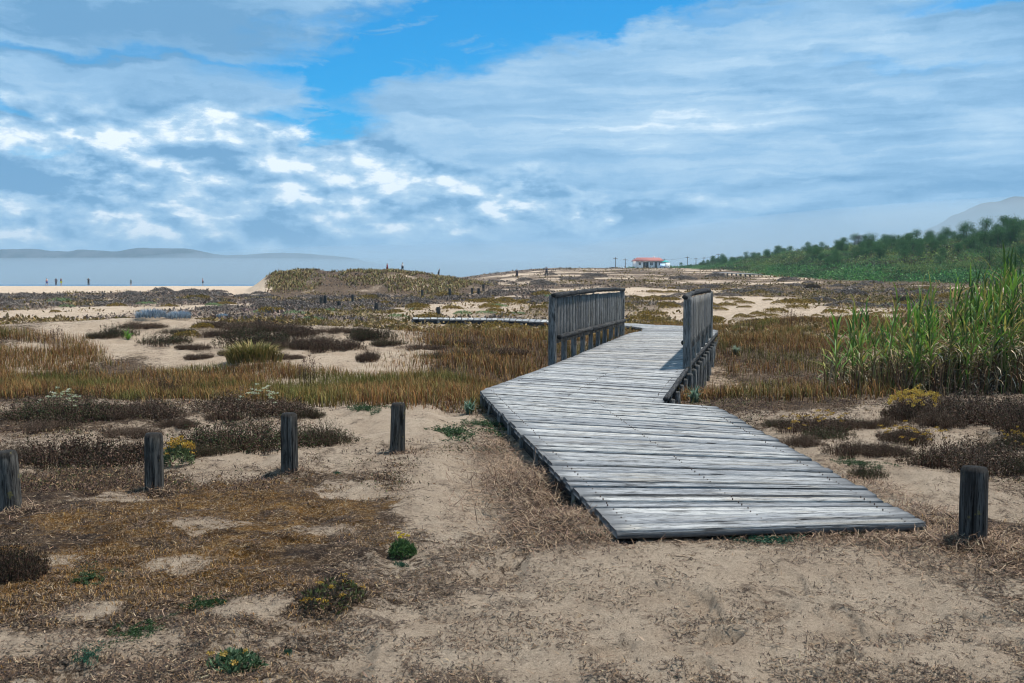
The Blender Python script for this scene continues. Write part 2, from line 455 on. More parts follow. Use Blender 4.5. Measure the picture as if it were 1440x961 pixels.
# vegetation (0) + / bare sand -
for a in [(560, 590, 110, 26, -.95), (470, 562, 80, 14, -.6), (470, 520, 110, 22, -1.0), (560, 512, 60, 16, -.6), (300, 500, 90, 14, -.6), (200, 432, 130, 14, -.7),
          (150, 470, 90, 18, -.55), (500, 405, 120, 6, -.6), (640, 690, 90, 60, -.35), (900, 850, 260, 90, -.62), (1150, 880, 280, 90, -.5),
          (640, 900, 180, 60, -.42), (1290, 690, 110, 45, -.55), (1250, 612, 90, 14, -.35), (1065, 528, 30, 7, -.3), (1055, 505, 60, 20, .5), (1080, 560, 100, 30, .45), (60, 915, 220, 22, -.6), (1000, 420, 110, 9, -.5),
          (290, 720, 60, 10, -.4), (480, 690, 70, 12, -.35), (300, 620, 60, 8, -.5), (160, 700, 80, 9, -.7), (440, 745, 70, 9, -.6), (250, 790, 60, 8, -.6), (360, 640, 70, 8, -.6), (80, 790, 50, 9, -.5), (350, 850, 70, 9, -.5), (300, 735, 90, 6, -.7), (500, 700, 60, 8, -.6), (120, 860, 60, 8, -.5), (660, 432, 110, 8, -.3), (1100, 440, 200, 9, -.45), (860, 408, 120, 5, -.4),
          (150, 405, 260, 8, -.9),
          (200, 760, 320, 95, .50), (420, 700, 200, 60, .32), (100, 690, 150, 40, .45), (400, 830, 200, 40, .25), (760, 700, 70, 60, .3),
          (200, 415, 230, 6, .4), (90, 590, 150, 26, .3), (150, 545, 200, 26, .5), (1150, 600, 90, 36, -.15), (1330, 650, 120, 30, -.05), (1400, 760, 110, 60, .55),
          (1120, 490, 90, 16, .5), (1250, 580, 200, 16, -.15), (700, 490, 120, 35, .6), (430, 385, 120, 12, .7), (560, 395, 100, 10, .6), (1300, 420, 200, 9, .3)]:
    zone(*a)
for a in [(200, 760, 380, 90, .42), (430, 700, 200, 50, .28), (330, 700, 240, 40, .25), (200, 820, 280, 60, .28)]:
    zone(*a, 1)

def zones(x, y):
    veg = .46 + .5 * (fbm(x / 2.2, y / 2.2, 61, 4) - .5) + 0 * x
    veg = veg + ss(45, 70, y) * (fbm(x / 5.5, y / 5.5, 64, 3) - .46) * 1.5
    veg = veg + .1 * ss(20, 60, y)
    moss = 0 * x
    wob = .75 + .5 * fbm(x * 1.3, y * 1.3, 71, 3)
    for (mx, my, rx, ry, v, ch) in ZV:
        d = np.sqrt(((x - mx) / rx) ** 2 + ((y - my) / ry) ** 2) * wob
        w = 1 - ss(.45, 1.25, d)
        if ch == 0: veg = veg + v * w
        else: moss = moss + v * w
    u = x / np.maximum(y, 25)
    bD = np.interp(u, [.13, .17, .22, .27, .34, .51, .9], [420, 330, 205, 150, 128, 108, 95])
    green = ss(-6, 8, y - bD + 14 * (fbm(x / 6, y / 6, 5, 3) - .5)) * ss(.13, .17, u)
    # open beach
    beach = (u < -.2) * ss(150, 172, y + 18 * (fbm(x / 9, y / 9, 55, 3) - .5))
    veg = veg * (1 - beach) - .3 * beach
    slope = ss(-33, -31, x * 110 / np.maximum(y, 60)) * (1 - ss(-27.4, -26.0, x * 110 / np.maximum(y, 60) + 2 * (vn(x / 2, y / 2, 3) - .5))) * ss(86, 95, y) * (1 - ss(135, 145, y))
    veg = veg * (1 - slope)
    return np.clip(veg, 0, 1), np.clip(moss, 0, 1), np.clip(green, 0, 1)

# ------------------------------------------------------------------ ground sheet
def build_ground():
    r = [.6]
    while r[-1] < 6000:
        q = .0055 if 3 < r[-1] < 7 else .0085 if 3 < r[-1] < 45 else (.016 if r[-1] < 500 else .05)
        r.append(r[-1] * (1 + q if r[-1] > 3 else 1.06))
    r = np.array(r)
    front = np.linspace(-34, 34, 560); back = np.linspace(34, 326, 110)[1:-1]
    th = np.radians(np.concatenate([front, back])); na = len(th); nr = len(r)
    RR, TT = np.meshgrid(r, th, indexing='ij')
    X = RR * np.sin(TT); Y = RR * np.cos(TT); Z = height(X, Y)
    v, mo, g = zones(X, Y)
    V = np.stack([X, Y, Z], -1).reshape(-1, 3)
    C = np.stack([v, mo, g], -1).reshape(-1, 3)
    i, j = np.meshgrid(np.arange(nr - 1), np.arange(na), indexing='ij'); j2 = (j + 1) % na
    Q = np.stack([i * na + j, (i + 1) * na + j, (i + 1) * na + j2, i * na + j2], -1).reshape(-1, 4)
    c0 = len(V); V = np.concatenate([V, [[0, 0, gz(0, 0)]]]); C = np.concatenate([C, [[.3, 0, 0]]])
    T = np.stack([np.arange(na), (np.arange(na) + 1) % na, np.full(na, c0)], 1)
    tag(link('ground', mesh('ground', V, [Q, T], C, None, True), M['ground']), kind='structure')
build_ground()
b = B(); b.add([(-9000, 150, -3), (9000, 150, -3), (9000, 9000, -3), (-9000, 9000, -3)], [[(0, 1, 2, 3)]])
tag(b.obj('sea', M['sea']), kind='structure')

def range_mesh(name, az_el, D, depth, rough, seed):
    az = np.array([math.atan((p - 720) / 1400) for p, _ in az_el]); D0 = D
    hs = np.array([(396 - y) / 1400 * D * math.cos(a) + CAMZ for (p, y), a in zip(az_el, az)])
    n = 260; A = np.linspace(az[0], az[-1], n); Hh = np.interp(A, az, hs)
    ts = np.linspace(0, 1, 40)
    AA, TT = np.meshgrid(A, ts, indexing='ij')
    prof = np.where(TT < .5, ss(0, .5, TT), 1 - ss(.5, 1, TT))
    rad = D0 + (TT - .5) * depth
    X = rad * np.tan(AA); Y = rad
    nz = fbm(X / (D * .02), Y / (D * .02), seed, 5) - .5
    Z = Hh[:, None] * prof * (1 + rough * nz * 1.0) - 8 * (1 - prof)
    i, j = np.meshgrid(np.arange(n - 1), np.arange(len(ts) - 1), indexing='ij'); m_ = len(ts)
    Q = np.stack([i * m_ + j, (i + 1) * m_ + j, (i + 1) * m_ + j + 1, i * m_ + j + 1], -1).reshape(-1, 4)
    tag(link(name, mesh(name, np.stack([X, Y, Z], -1).reshape(-1, 3), [Q], (.5, 0, 0), None, True), M['mountain']), kind='structure')
range_mesh('far_hills', [(-1500, 352), (-600, 340), (-200, 345), (0, 346), (60, 347), (100, 351), (118, 348), (165, 351), (200, 346), (260, 347), (290, 353), (320, 358), (360, 356), (400, 354), (440, 357), (500, 364), (560, 378), (620, 392), (680, 396)], 3000, 700, .10, 3)
range_mesh('mountain', [(1180, 392), (1260, 345), (1320, 305), (1345, 292), (1375, 279), (1400, 275), (1425, 266), (1440, 263), (1500, 245), (1700, 240), (1950, 280), (2300, 380)], 1250, 420, .12, 9)

# ------------------------------------------------------------------ haze and fog
hz = B(); box(hz, -2600, 2600, -60, 3500, -12, 172)
tag(hz.obj('haze', mat_volume('thin_sea_haze', 2.3e-4, (.54, .80, 1.0))), kind='stuff')
def fog(loc, rad, dens):
    bpy.ops.mesh.primitive_uv_sphere_add(segments=48, ring_count=24, location=loc)
    o = bpy.context.object; o.name = 'fog_bank'; o.scale = rad
    o.data.materials.append(mat_volume('fog', dens, (.70, .88, 1.0)))
    tag(o, kind='stuff')
fog((-700, 1900, -5), (1500, 620, 50), 2.0e-3)
fog((620, 850, 0), (620, 260, 76), 4.0e-3)
fog((120, 1500, -5), (900, 300, 66), 1.6e-3)

# ------------------------------------------------------------------ boardwalk
DZ = .145
def dk(px, py): p = plane_at(px, py, DZ); return np.array(p[:2])
bw = link('wooden_boardwalk', None, loc=(0, 0, 0))
bw.location = (1.5, 9, 0)
tag(bw, 'weathered grey plank boardwalk with two railing panels curving away over the dunes', 'boardwalk')
BO = np.array((1.5, 9, 0))

def seg_planks(L0, R0, L1, R1, n, wv=.14):
    w = 1 + wv * (rng.random(n) * 2 - 1); c = np.concatenate([[0], np.cumsum(w) / w.sum()])
    return [((L0 + (L1 - L0) * c[k], R0 + (R1 - R0) * c[k]), (L0 + (L1 - L0) * c[k + 1], R0 + (R1 - R0) * c[k + 1])) for k in range(n)]
FL, FR = dk(868, 750), dk(1303, 737)
AL, AR = dk(675, 550), dk(1008, 572)
AR2 = AL + (AR - AL) * .80
BL, BR = dk(783, 511), dk(966, 521)
CL, CR = dk(884, 469), dk(1009, 470)
inner = [CL, dk(903, 465.5), dk(904, 462), dk(890, 459.5), dk(855, 457.5), dk(775, 453.5), dk(700, 450.5), dk(580, 448.7)]
outer = [CR, dk(1010, 465), dk(985, 461), dk(960, 458.7), dk(905, 456), dk(780, 449.8), dk(700, 447.6), dk(580, 446.6)]
pl = seg_planks(FL, FR, AL, AR, 34)
pl += seg_planks(AL, AR2, BL, BR, 20)
pl += seg_planks(BL, BR, CL, CR, 50)
for k in range(7):
    pl += seg_planks(inner[k], outer[k], inner[k + 1], outer[k + 1], [7, 6, 6, 7, 10, 9, 14][k])
def plank(b, a0, a1, c0, c1, z, first=False):
    """a = near edge left/right ends, c = far edge left/right ends"""
    n = 14
    gap = .008
    d = ((c0 + c1) - (a0 + a1)); d = d / np.linalg.norm(d)
    a0 = a0 + d * gap; a1 = a1 + d * gap; c0 = c0 - d * gap; c1 = c1 - d * gap
    ext0 = random.uniform(-.014, .016); ext1 = random.uniform(-.014, .016)
    ax = (a1 - a0) / np.linalg.norm(a1 - a0)
    a0 = a0 - ax * ext0; c0 = c0 - ax * ext0; a1 = a1 + ax * ext1; c1 = c1 + ax * ext1
    ts = np.linspace(0, 1, n); ts = .5 - .5 * np.cos(math.pi * ts); L = np.linalg.norm(a1 - a0); wd = np.linalg.norm(c0 - a0)
    wd = max(.02, (wd + np.linalg.norm(c1 - a1)) / 2)
    zz = z + random.uniform(-.006, .006) + random.uniform(-.006, .006) * ts + .004 * (vn(ts * 4 + z * 99, ts * 0 + a0[1] * 7, 3) - .5)
    if first: zz = zz * 1.0
    th = .042; bev = min(.012, wd * .12)
    sd = random.random() * 50; rd = random.random()
    wob = .007 * (vn(ts * 7 + sd, ts * 0, 2) - .5)
    near = a0[None] + (a1 - a0)[None] * ts[:, None] + d[None] * wob[:, None]
    far = c0[None] + (c1 - c0)[None] * ts[:, None] + d[None] * wob[::-1][:, None]
    prof = [(0, -th), (0, -bev), (bev / wd, 0), (.07, .001), (.5, .002), (.93, .001), (1 - bev / wd, 0), (1, -bev), (1, -th)]
    V = []; W = []; C = []
    for (f, dz) in prof:
        p = near + (far - near) * f
        V.append(np.concatenate([p, (zz + dz)[:, None]], 1))
        W.append(np.stack([ts * L, np.full(n, f * wd + (th if dz < -.02 else 0)), np.full(n, sd)], 1) + (sd, sd * .37, 0))
        e = np.clip(1 - np.minimum(ts, 1 - ts) * L / .42, 0, 1) * .85
        if dz < 0: e = np.maximum(e, .72)
        C.append(np.stack([np.full(n, rd), e, np.full(n, 0. if .06 < f < .94 else (.9 if dz > -.001 else 1.))], 1))
    m_ = len(prof); V = np.stack(V, 1).reshape(-1, 3); W = np.stack(W, 1).reshape(-1, 3); C = np.stack(C, 1).reshape(-1, 3)
    i, j = np.meshgrid(np.arange(n - 1), np.arange(m_), indexing='ij'); j2 = (j + 1) % m_
    Q = np.stack([i * m_ + j, (i + 1) * m_ + j, (i + 1) * m_ + j2, i * m_ + j2], -1).reshape(-1, 4)
    e0 = np.arange(m_)[None, ::-1]; e1 = (np.arange(m_) + (n - 1) * m_)[None]
    b.add(V - BO, [Q, e0, e1], C, W)
db = B()
for k, ((l0, r0), (l1, r1)) in enumerate(pl): plank(db, l0, r0, l1, r1, DZ, k == 0)
db.obj('deck', M['deck'], bw)

nb_ = B()
for k, ((l0, r0), (l1, r1)) in enumerate(pl[:54]):
    for f_ in (.06, .5, .94):
        for g_ in (.28, .72):
            c_ = (l0 + (r0 - l0) * f_) * (1 - g_) + (l1 + (r1 - l1) * f_) * g_ + rng.normal(0, .006, 2); th_ = np.arange(6) * 1.047
            V_ = np.stack([c_[0] + 0.0045 * np.cos(th_), c_[1] + .0045 * np.sin(th_), np.full(6, DZ + .009)], 1) - BO
            V2 = V_ - (0, 0, .012); i6 = np.arange(6); j6 = (i6 + 1) % 6
            nb_.add(np.concatenate([V_, V2]), [i6[None], np.stack([i6 + 6, j6 + 6, j6, i6], 1)], (.1, 1, 0))
nails = nb_.obj('nail_heads', mat_plain('rusty_nails', (.05, .03, .02), .7, .3), bw); nails['kind'] = 'stuff'

def beam_along(pts, inset, z0, z1, w, name='edge_beam'):
    b = B()
    for p, q in zip(pts[:-1], pts[1:]):
        d = (q - p); L = np.linalg.norm(d); d /= L; nrm = np.array((-d[1], d[0])) * inset
        a = p + nrm; c = q + nrm; s = np.array((-d[1], d[0])) * w / 2
        V = []
        n = max(2, int(L / .5)); ts = np.linspace(0, 1, n)
        for t_ in ts:
            m_ = a + (c - a) * t_
            jz = .006 * (random.random() - .5)
            V += [(*(m_ - s), z0 + jz), (*(m_ + s), z0 + jz), (*(m_ + s), z1 + jz), (*(m_ - s), z1 + jz)]
        W = [(t_ * L + p[0], k * .1, 0) for t_ in ts for k in range(4)]
        i = np.arange(n - 1)[:, None] * 4; j = np.arange(4)[None]; j2 = (j + 1) % 4
        Q = np.stack([i + j, i + 4 + j, i + 4 + j2, i + j2], -1).reshape(-1, 4)
        b.add(np.array(V) - BO, [Q, [(3, 2, 1, 0)], [[(n - 1) * 4 + k for k in range(4)]]], (.5, .3, 0), W)
    return b.obj(name, M['beam'], bw)
zt = DZ - .056
beam_along([FL, AL], -.10, -.06, zt, .07); beam_along([FR, AR], .12, -.06, zt, .07)
beam_along([AL, BL, CL], -.10, -.06, zt, .09); beam_along([AR2, BR, CR], .10, -.06, zt, .09)
beam_along([(FL + FR) / 2, (AL + AR) / 2], 0, -.06, zt, .08)
beam_along(inner, -.08, -.10, zt, .06); beam_along(outer, .08, -.10, zt, .06)
# low kerb log on the right edge of the bridge
kb = B(); 
for p, q in ((AR2 + (BR - AR2) * .05, BR), (BR, CR)):
    log(kb, (*p, DZ + .02), (*q, DZ + .02), .034, .036, 9, 16, .3)
kb.V = [v - BO for v in kb.V]
kb.obj('kerb_log', M['beam'], bw, smooth=True)
# front skids
for t_ in (.02, .32, .62, .93):
    p = FL + (FR - FL) * t_ + (AL - FL) / np.linalg.norm(AL - FL) * .07
    b = B(); log(b, (p[0], p[1], gz(*p) - .12), (p[0], p[1], zt - .002), .05, .05, 8, 3, .1); b.V = [v - BO for v in b.V]
    b.obj('support_post', M['beam'], bw, smooth=True)
# piles below the deck
def piles(p, q, n, r=.06, off=0.):
    for t_ in np.linspace(0, 1, n):
        c = p + (q - p) * t_ + np.array((off, 0)); g = gz(*c)
        b = B(); log(b, (c[0] + random.uniform(-.03, .03), c[1], g - .2), (c[0], c[1], zt - .001), r * random.uniform(.8, 1.2), r, 10, 4, .1)
        b.V = [v - BO for v in b.V]; b.obj('support_post', M['rail'], bw, smooth=True)
piles(AR2, BR, 6, .05, .02); piles(BR, CR, 14, .055, .05)
piles(AL + (FL - AL) * .1, AL + (FL - AL) * .8, 7, .05, .08)
piles(AL, BL, 5, .05, .05); piles(BL, CL, 8, .05, .0); piles(inner[1], inner[5], 8, .05); piles(inner[5], inner[7], 6, .05)
piles(CR, outer[3], 5, .06)

def railing(P, Q, side, nb, sup, zb, tops):
    """panel of upright boards between a top rail and a lower rail; side = +1 when the rail lies on the +x face"""
    d = Q - P; L = np.linalg.norm(d); d = d / L; nrm = np.array((d[1], -d[0])) * side
    b = B(); z1 = 1.21
    for k in range(nb):
        t_ = (k + .5) / nb; c = P + d * L * t_; w = L / nb * .47 * random.uniform(.92, 1.0)
        top = DZ + z1 - .04 + random.uniform(-.01, .01); bot = zb(t_) - .12
        r = .022
        a0 = c - d * w; a1 = c + d * w
        V = []; W = []; n = 7; sd = random.random() * 40; rd = random.random()
        for q_ in range(n):
            z = bot + (top - bot) * q_ / (n - 1); jx = .008 * (random.random() - .5)
            for (e, s_) in ((a0, -r), (a1, -r), (a1, r * .6), ((a0 + a1) / 2, r * 1.4), (a0, r * .6)):
                p = e + nrm * s_ + d * jx
                V.append((p[0], p[1], z)); W.append((z, (e - a0) @ d + s_ + sd, sd))
        i = np.arange(n - 1)[:, None] * 5; j = np.arange(5)[None]; j2 = (j + 1) % 5
        Qd = np.stack([i + j, i + j2, i + 5 + j2, i + 5 + j], -1).reshape(-1, 4)
        b.add(np.array(V) - BO, [Qd, [(4, 3, 2, 1, 0)], [[(n - 1) * 5 + m_ for m_ in range(5)]]], (rd, .1 + .5 * (k % 5 == 0), 0), W)
    rl = b.obj('railing', M['rail'], bw)
    o = nrm * .075
    ztop = DZ + z1
    tb = B()
    ps = [P - d * .12, P + d * L * .25, P + d * L * .5, P + d * L * .8, Q + d * .1]
    for k in range(4):
        log(tb, (*(ps[k] + o * .5), ztop + tops[k]), (*(ps[k + 1] + o * .5), ztop + tops[k + 1]), .048, .048, 10, 10, .28)
    tb.V = [v - BO for v in tb.V]; tb.obj('top_rail', M['beam'], rl, smooth=True)
    lb = B(); ts_ = np.linspace(0.02, 1, 6)
    for u0, u1 in zip(ts_[:-1], ts_[1:]):
        log(lb, (*(P + d * L * u0 + o), zb(u0) ), (*(P + d * L * u1 + o), zb(u1)), .05, .05, 10, 7, .28)
    lb.V = [v - BO for v in lb.V]; lb.obj('bottom_rail', M['beam'], rl, smooth=True)
    for t_ in sup:
        c = P + d * L * t_; first = t_ == 0 or t_ == 1
        b = B(); log(b, (c[0], c[1], gz(*c) - .2), (c[0], c[1], ztop - .0 if first else zb(t_) + .05), .075 if first else .055, .07 if first else .052, 12, 8, .07)
        b.V = [v - BO for v in b.V]; b.obj('railing_post', M['rail'], rl, smooth=True)
PL, QL = dk(779, 509) + (-.03, 0), dk(877, 471) + (-.05, 0)
railing(PL, QL, 1, 30, [0, .12, .23, .34, .45, .56, .67, .78, .89, 1], lambda t_: DZ + .44 - .05 * t_, [.0, .03, .05, .045, .02])
PR, QR = dk(966, 519) + (.0, 0), dk(998, 476) + (.0, 0)
railing(PR, QR, -1, 15, [0, .2, .4, .6, .8, 1], lambda t_: DZ + .42 - .03 * t_, [-.02, .03, .03, .03, .02])

# ------------------------------------------------------------------ log bollards
def bollard(px, py, h, r, label, seed, tilt=(0, 0), xy=None):
    x, y, z = ground_at(px, py) if xy is None else (*xy, gz(*xy))
    b = B(); log(b, (0, 0, -.25), (tilt[0], tilt[1], h), r * 1.06, r * 1.0, 44, 12, .06, seed=seed, dome=.08)
    o = b.obj('wooden_post', M['post'], None, (x, y, z), smooth=True)
    o.rotation_euler = (random.uniform(-.05, .05), random.uniform(-.05, .05), random.random() * 6)
    tag(o, label, 'post', 'short log posts marking the path'); return o
bollard(1367, 764, .44, .076, 'thick dark log post standing right of the front end of the boardwalk', 3)
bollard(558, 637, .46, .066, 'slim log post with orange lichen beside the bare sand, nearest the boardwalk', 8, (.01, 0))
bollard(407, 663, .49, .070, 'grey log post between the one beside the yellow flowers and the one on bare sand', 13)
bollard(217, 690, .44, .074, 'grey log post with a yellow flowering plant at its right', 21, (-.01, 0))
bollard(13, 721, .43, .086, 'thick pale grey log post at the left edge of the photo', 34)
far_posts = [(452, 430, .5, 'dark stubby far post leftmost of the sandy clearing'), (457, 429, .6, 'taller far post close behind the stubby one in the sandy clearing'),
             (477, 435, .45, 'short far post in front of the pair in the sandy clearing'), (496, 427, .62, 'tallest far post standing alone on pale sand'),
             (529, 440, .5, 'far post among yellow green cushions'), (617, 448, .5, 'dark far post right behind the far end of the low walkway'),
             (594, 418, .6, 'pale far post on the sandy strip below the grassy dune'), (633, 417, .65, 'far post to the right of the pale one on the sandy strip'),
             (664, 414, .55, 'distant post, left of the last cluster of three'), (673, 414, .5, 'distant post in the middle of the last cluster of three'), (680, 410, .65, 'distant post, right of the last cluster of three')]
for k, (px, py, h, lab) in enumerate(far_posts): bollard(px, py, h, .10 if k < 6 else .11, lab, 50 + k)

# ------------------------------------------------------------------ plants
BROWN = [(.055, .028, .018), (.095, .048, .030), (.028, .016, .012), (.14, .08, .05)]
HEATH = [(.075, .034, .020), (.11, .055, .034), (.030, .018, .012), (.045, .042, .014), (.17, .11, .07)]

def heather(n=240, r=.5, h=.28, cols=HEATH, leaf=.018, per=16, upright=.5, flat=.8):
    """spreading shrub of many upright stems set with tiny leaves"""
    b = B(); ns = 8; sx, sy = disc(ns, r * .85); sr = r * (.30 + .28 * rng.random(ns)); sh = .55 + .55 * rng.random(ns); w_ = rng.integers(0, ns, n)
    dx, dy = disc(n, 1.0, .55); x = sx[w_] + dx * sr[w_]; y = sy[w_] + dy * sr[w_]; q = np.clip(np.hypot(dx, dy) * .8 + np.hypot(x, y) / r * .25, 0, 1); hvar = sh[w_]
    az = np.arctan2(dy, dx) + rng.normal(0, .5, n)
    hh = h * hvar * (1 - flat * q ** 2.2 * .7) * (.5 + .6 * rng.random(n) + .5 * (rng.random(n) > .96))
    lean = upright * (q + .25) * (.6 + .8 * rng.random(n))
    P = np.stack([x, y, np.full(n, -.03)], 1)
    blades(b, P, hh, .006, az, lean, pick(BROWN, n), None, .3)
    t_ = rng.random((n, per)) * .85 + .15
    ex = np.sin(lean)[:, None] * hh[:, None] * t_
    L = np.stack([x[:, None] + np.cos(az)[:, None] * ex, y[:, None] + np.sin(az)[:, None] * ex, hh[:, None] * t_ * np.cos(lean * .8)[:, None]], -1).reshape(-1, 3)
    L += rng.normal(0, .008, L.shape)
    leafquads(b, L, leaf * (.6 + .8 * rng.random(len(L))), pick(cols, len(L)), .45, np.array((0, 0, .9)))
    return b

def flowers(b, n, r, h, cols, size=.02, top=.05):
    """flat heads made of many little petals"""
    x, y = disc(n, r, .5); q = np.hypot(x, y) / r
    z = h * (1 - .5 * q ** 2) + rng.normal(0, top * .4, n)
    k = 26
    P = np.stack([x, y, z], 1).repeat(k, 0) + rng.normal(0, 1, (n * k, 3)) * (size * .5, size * .5, size * .18)
    leafquads(b, P, size * .55, pick(cols, n * k), .8)

def cushion(n=900, r=.5, h=.25, cols=HEATH, leaf=.05, asp=.5, blade=False):
    b = B(); a = rng.random(n) * 6.283; q = rng.random(n) ** .5
    lob = .75 + .35 * vn(np.cos(a) * 2 + 7, np.sin(a) * 2, int(rng.integers(99)))
    x = np.cos(a) * q * r * lob; y = np.sin(a) * q * r * lob
    z = h * np.sqrt(np.clip(1 - q ** 2, 0, 1)) * (.55 + .45 * rng.random(n)) * (.7 + .6 * fbm(x / r * 2.5 + 9, y / r * 2.5, int(rng.integers(99)), 2))
    P = np.stack([x, y, z], 1)
    if blade:
        blades(b, P * (1, 1, .5), leaf * (2 + 2 * rng.random(n)), leaf * .22, a + rng.normal(0, .6, n), .3 + .6 * q, pick(cols, n), None, .5)
    else:
        leafquads(b, P, leaf * (.6 + .8 * rng.random(n)), pick(cols, n), asp, np.array((0, 0, .8)))
    return b

def rosette(n=40, h=.2, cols=((.12, .17, .10),), w=.02, spread=1.0):
    b = B(); az = rng.random(n) * 6.283; x, y = disc(n, .04)
    blades(b, np.stack([x, y, x * 0], 1), h * (.6 + .6 * rng.random(n)), w, az, spread * (.25 + rng.random(n)), pick(cols, n), None, .4)
    return b

def creeper(n=900, r=.5, cols=((.03, .07, .02), (.05, .10, .03), (.02, .04, .015)), leaf=.03, arms=9):
    b = B(); P = []
    for k in range(arms):
        a = rng.random() * 6.283; L = r * (.4 + .6 * rng.random()); m_ = n // arms
        t_ = rng.random(m_); c = a + .6 * np.sin(t_ * 4 + k)
        P.append(np.stack([np.cos(c) * t_ * L, np.sin(c) * t_ * L, .015 + .05 * rng.random(m_)], 1) + rng.normal(0, .02, (m_, 3)) * (1, 1, .3))
    P = np.concatenate(P)
    leafquads(b, P, leaf * (.6 + .8 * rng.random(len(P))), pick(list(cols), len(P)), .6, np.array((0, 0, .6)))
    return b

def plant(name, label, cat, px, py, parts, group=None, s=1.0, rz=None, sxy=None, xy=None):
    x, y, z = ground_at(px, py) if xy is None else (*xy, gz(*xy))
    e = link(name, None, loc=(x, y, z)); e.rotation_euler = (0, 0, random.random() * 6.28 if rz is None else rz)
    e.scale = (s, s, s) if sxy is None else sxy
    tag(e, label, cat, group)
    for nm, me, mt in parts: link(nm, me, mt, e)
    return e

ME = {}
def reg(key, b): ME[key] = b.mesh(key); return ME[key]
for k in range(7):
    cs = HEATH + ([(.05, .07, .02)] * 2 if k % 3 == 1 else []) + ([(.22, .15, .10)] * 2 if k % 3 == 2 else [])
    reg(f'heather{k}', heather(900, .5, .30, cs, leaf=.018, per=15))
reg('heather_green0', heather(420, .5, .26, HEATH + [(.03, .06, .015), (.045, .085, .02)], .02, 16))
reg('straw_stems', heather(90, .5, .30, [(.26, .17, .09), (.13, .08, .05)], .012, 5))
YEL = [(.50, .30, .04), (.40, .22, .03), (.58, .40, .07), (.24, .14, .03)]

def heath(px, py, wpx, hpx, label, key=0, dep=.7, extra=None, green=False, group='dark heather shrubs'):
    x, y, z = ground_at(px, py)
    w = wpx / 1400 * y; h = hpx / 1400 * y
    parts = [('foliage', ME['heather_green0'] if green else ME[f'heather{(key + px) % 7}'], M['twig'])]
    if extra: parts += extra
    return plant('heather_shrub', label, 'shrub', px, py, parts, group, sxy=(w, w * dep, h / .27), rz=random.uniform(-.4, .4) + math.pi * random.randint(0, 1))

yf = B(); flowers(yf, 30, .50, .25, YEL, .034, .12); YF = yf.mesh('flower_heads')
yf2 = B(); flowers(yf2, 70, .46, .34, [(.60, .40, .06), (.50, .30, .05), (.68, .50, .12)], .040, .05); YF2 = yf2.mesh('flower_heads')
wf = B(); flowers(wf, 24, .20, .30, [(.55, .58, .38), (.42, .48, .22), (.65, .62, .5)], .020); WF = wf.mesh('flower_heads')
SH = [
 (85, 588, 170, 34, 'broad dark heather with a pale green flowering clump on top, far left', 0, [('flower_heads', WF, M['leaf'])]),
 (190, 585, 120, 30, 'dark heather right of the pale flowering clump', 1, None),
 (120, 656, 190, 50, 'large dark brown heather behind the posts at far left', 2, None),
 (365, 582, 160, 34, 'dark heather under a small whitish flowering stem', 1, [('flower_heads', WF, M['leaf'])]),
 (330, 626, 200, 38, 'wide dark heather just behind the second nearest log posts', 0, None),
 (440, 622, 110, 28, 'small dark heather right of the middle log post', 2, None),
 (12, 812, 120, 62, 'dark twiggy heather in the near left corner', 1, None),
 (168, 474, 56, 22, 'round green black shrub on the left sand mound', 3, None),
 (232, 485, 80, 20, 'flat green black shrub beside a yellow cushion on the left mound', 3, None),
 (345, 462, 80, 16, 'dark shrub on the crest of the sand mound', 0, None),
 (360, 487, 100, 28, 'dark upright shrub behind the pale golden grass clump', 1, None),
 (463, 494, 76, 26, 'dark brown shrub above the bare sand bank', 2, None),
 (522, 478, 62, 24, 'dark brown shrub right of the sand bank crest', 0, None),
 (425, 474, 80, 16, 'low dark shrub between two larger ones on the sand mound', 1, None),
 (520, 508, 44, 18, 'small pale streaked shrub on the bare sand bank', 4, None),
 (235, 558, 60, 28, 'dark brown shrub at the front of the golden grass', 2, None),
 (150, 590, 70, 22, 'small dark shrub between broad ones at left', 0, None),
 (1370, 594, 170, 46, 'long dark heather at the foot of the reeds', 0, None),
 (1440, 606, 150, 44, 'dark heather at the right edge below the reeds', 1, None),
 (1285, 590, 90, 34, 'domed shrub crowned with yellow flowers before the reeds', 2, [('flower_heads', YF2, M['leaf'])]),
 (1375, 664, 180, 46, 'wide dark heather behind the right log post', 2, None),
 (1280, 622, 100, 24, 'low shrub dotted with yellow flowers right of the boardwalk', 0, [('flower_heads', YF, M['leaf'])]),
 (1150, 606, 110, 26, 'dark shrub with a line of small yellow flowers beside the boardwalk', 1, [('flower_heads', YF, M['leaf'])]),
 (1435, 632, 60, 26, 'yellow flowered shrub cut by the right edge of the photo', 1, [('flower_heads', YF, M['leaf'])]),
 (1205, 640, 90, 24, 'dark shrub hugging the right edge of the boardwalk', 2, None),
 (1165, 616, 90, 20, 'low dark shrub close to the boardwalk corner', 3, None),
 (1220, 672, 60, 22, 'green tinged shrub hugging the right edge of the boardwalk', 3, None),
 (700, 498, 90, 14, 'low dark shrub left of the railing', 2, None),
 (1140, 406, 30, 9, 'lone dark shrub in the field below the wooded hill', 0, None),
 (1270, 424, 34, 10, 'dark shrub in the field seen through the reeds', 1, None),
]
for (px, py, w, h, lab, key, ex) in SH:
    heath(px, py, w, h, lab, key, .62, ex, green=key == 3)

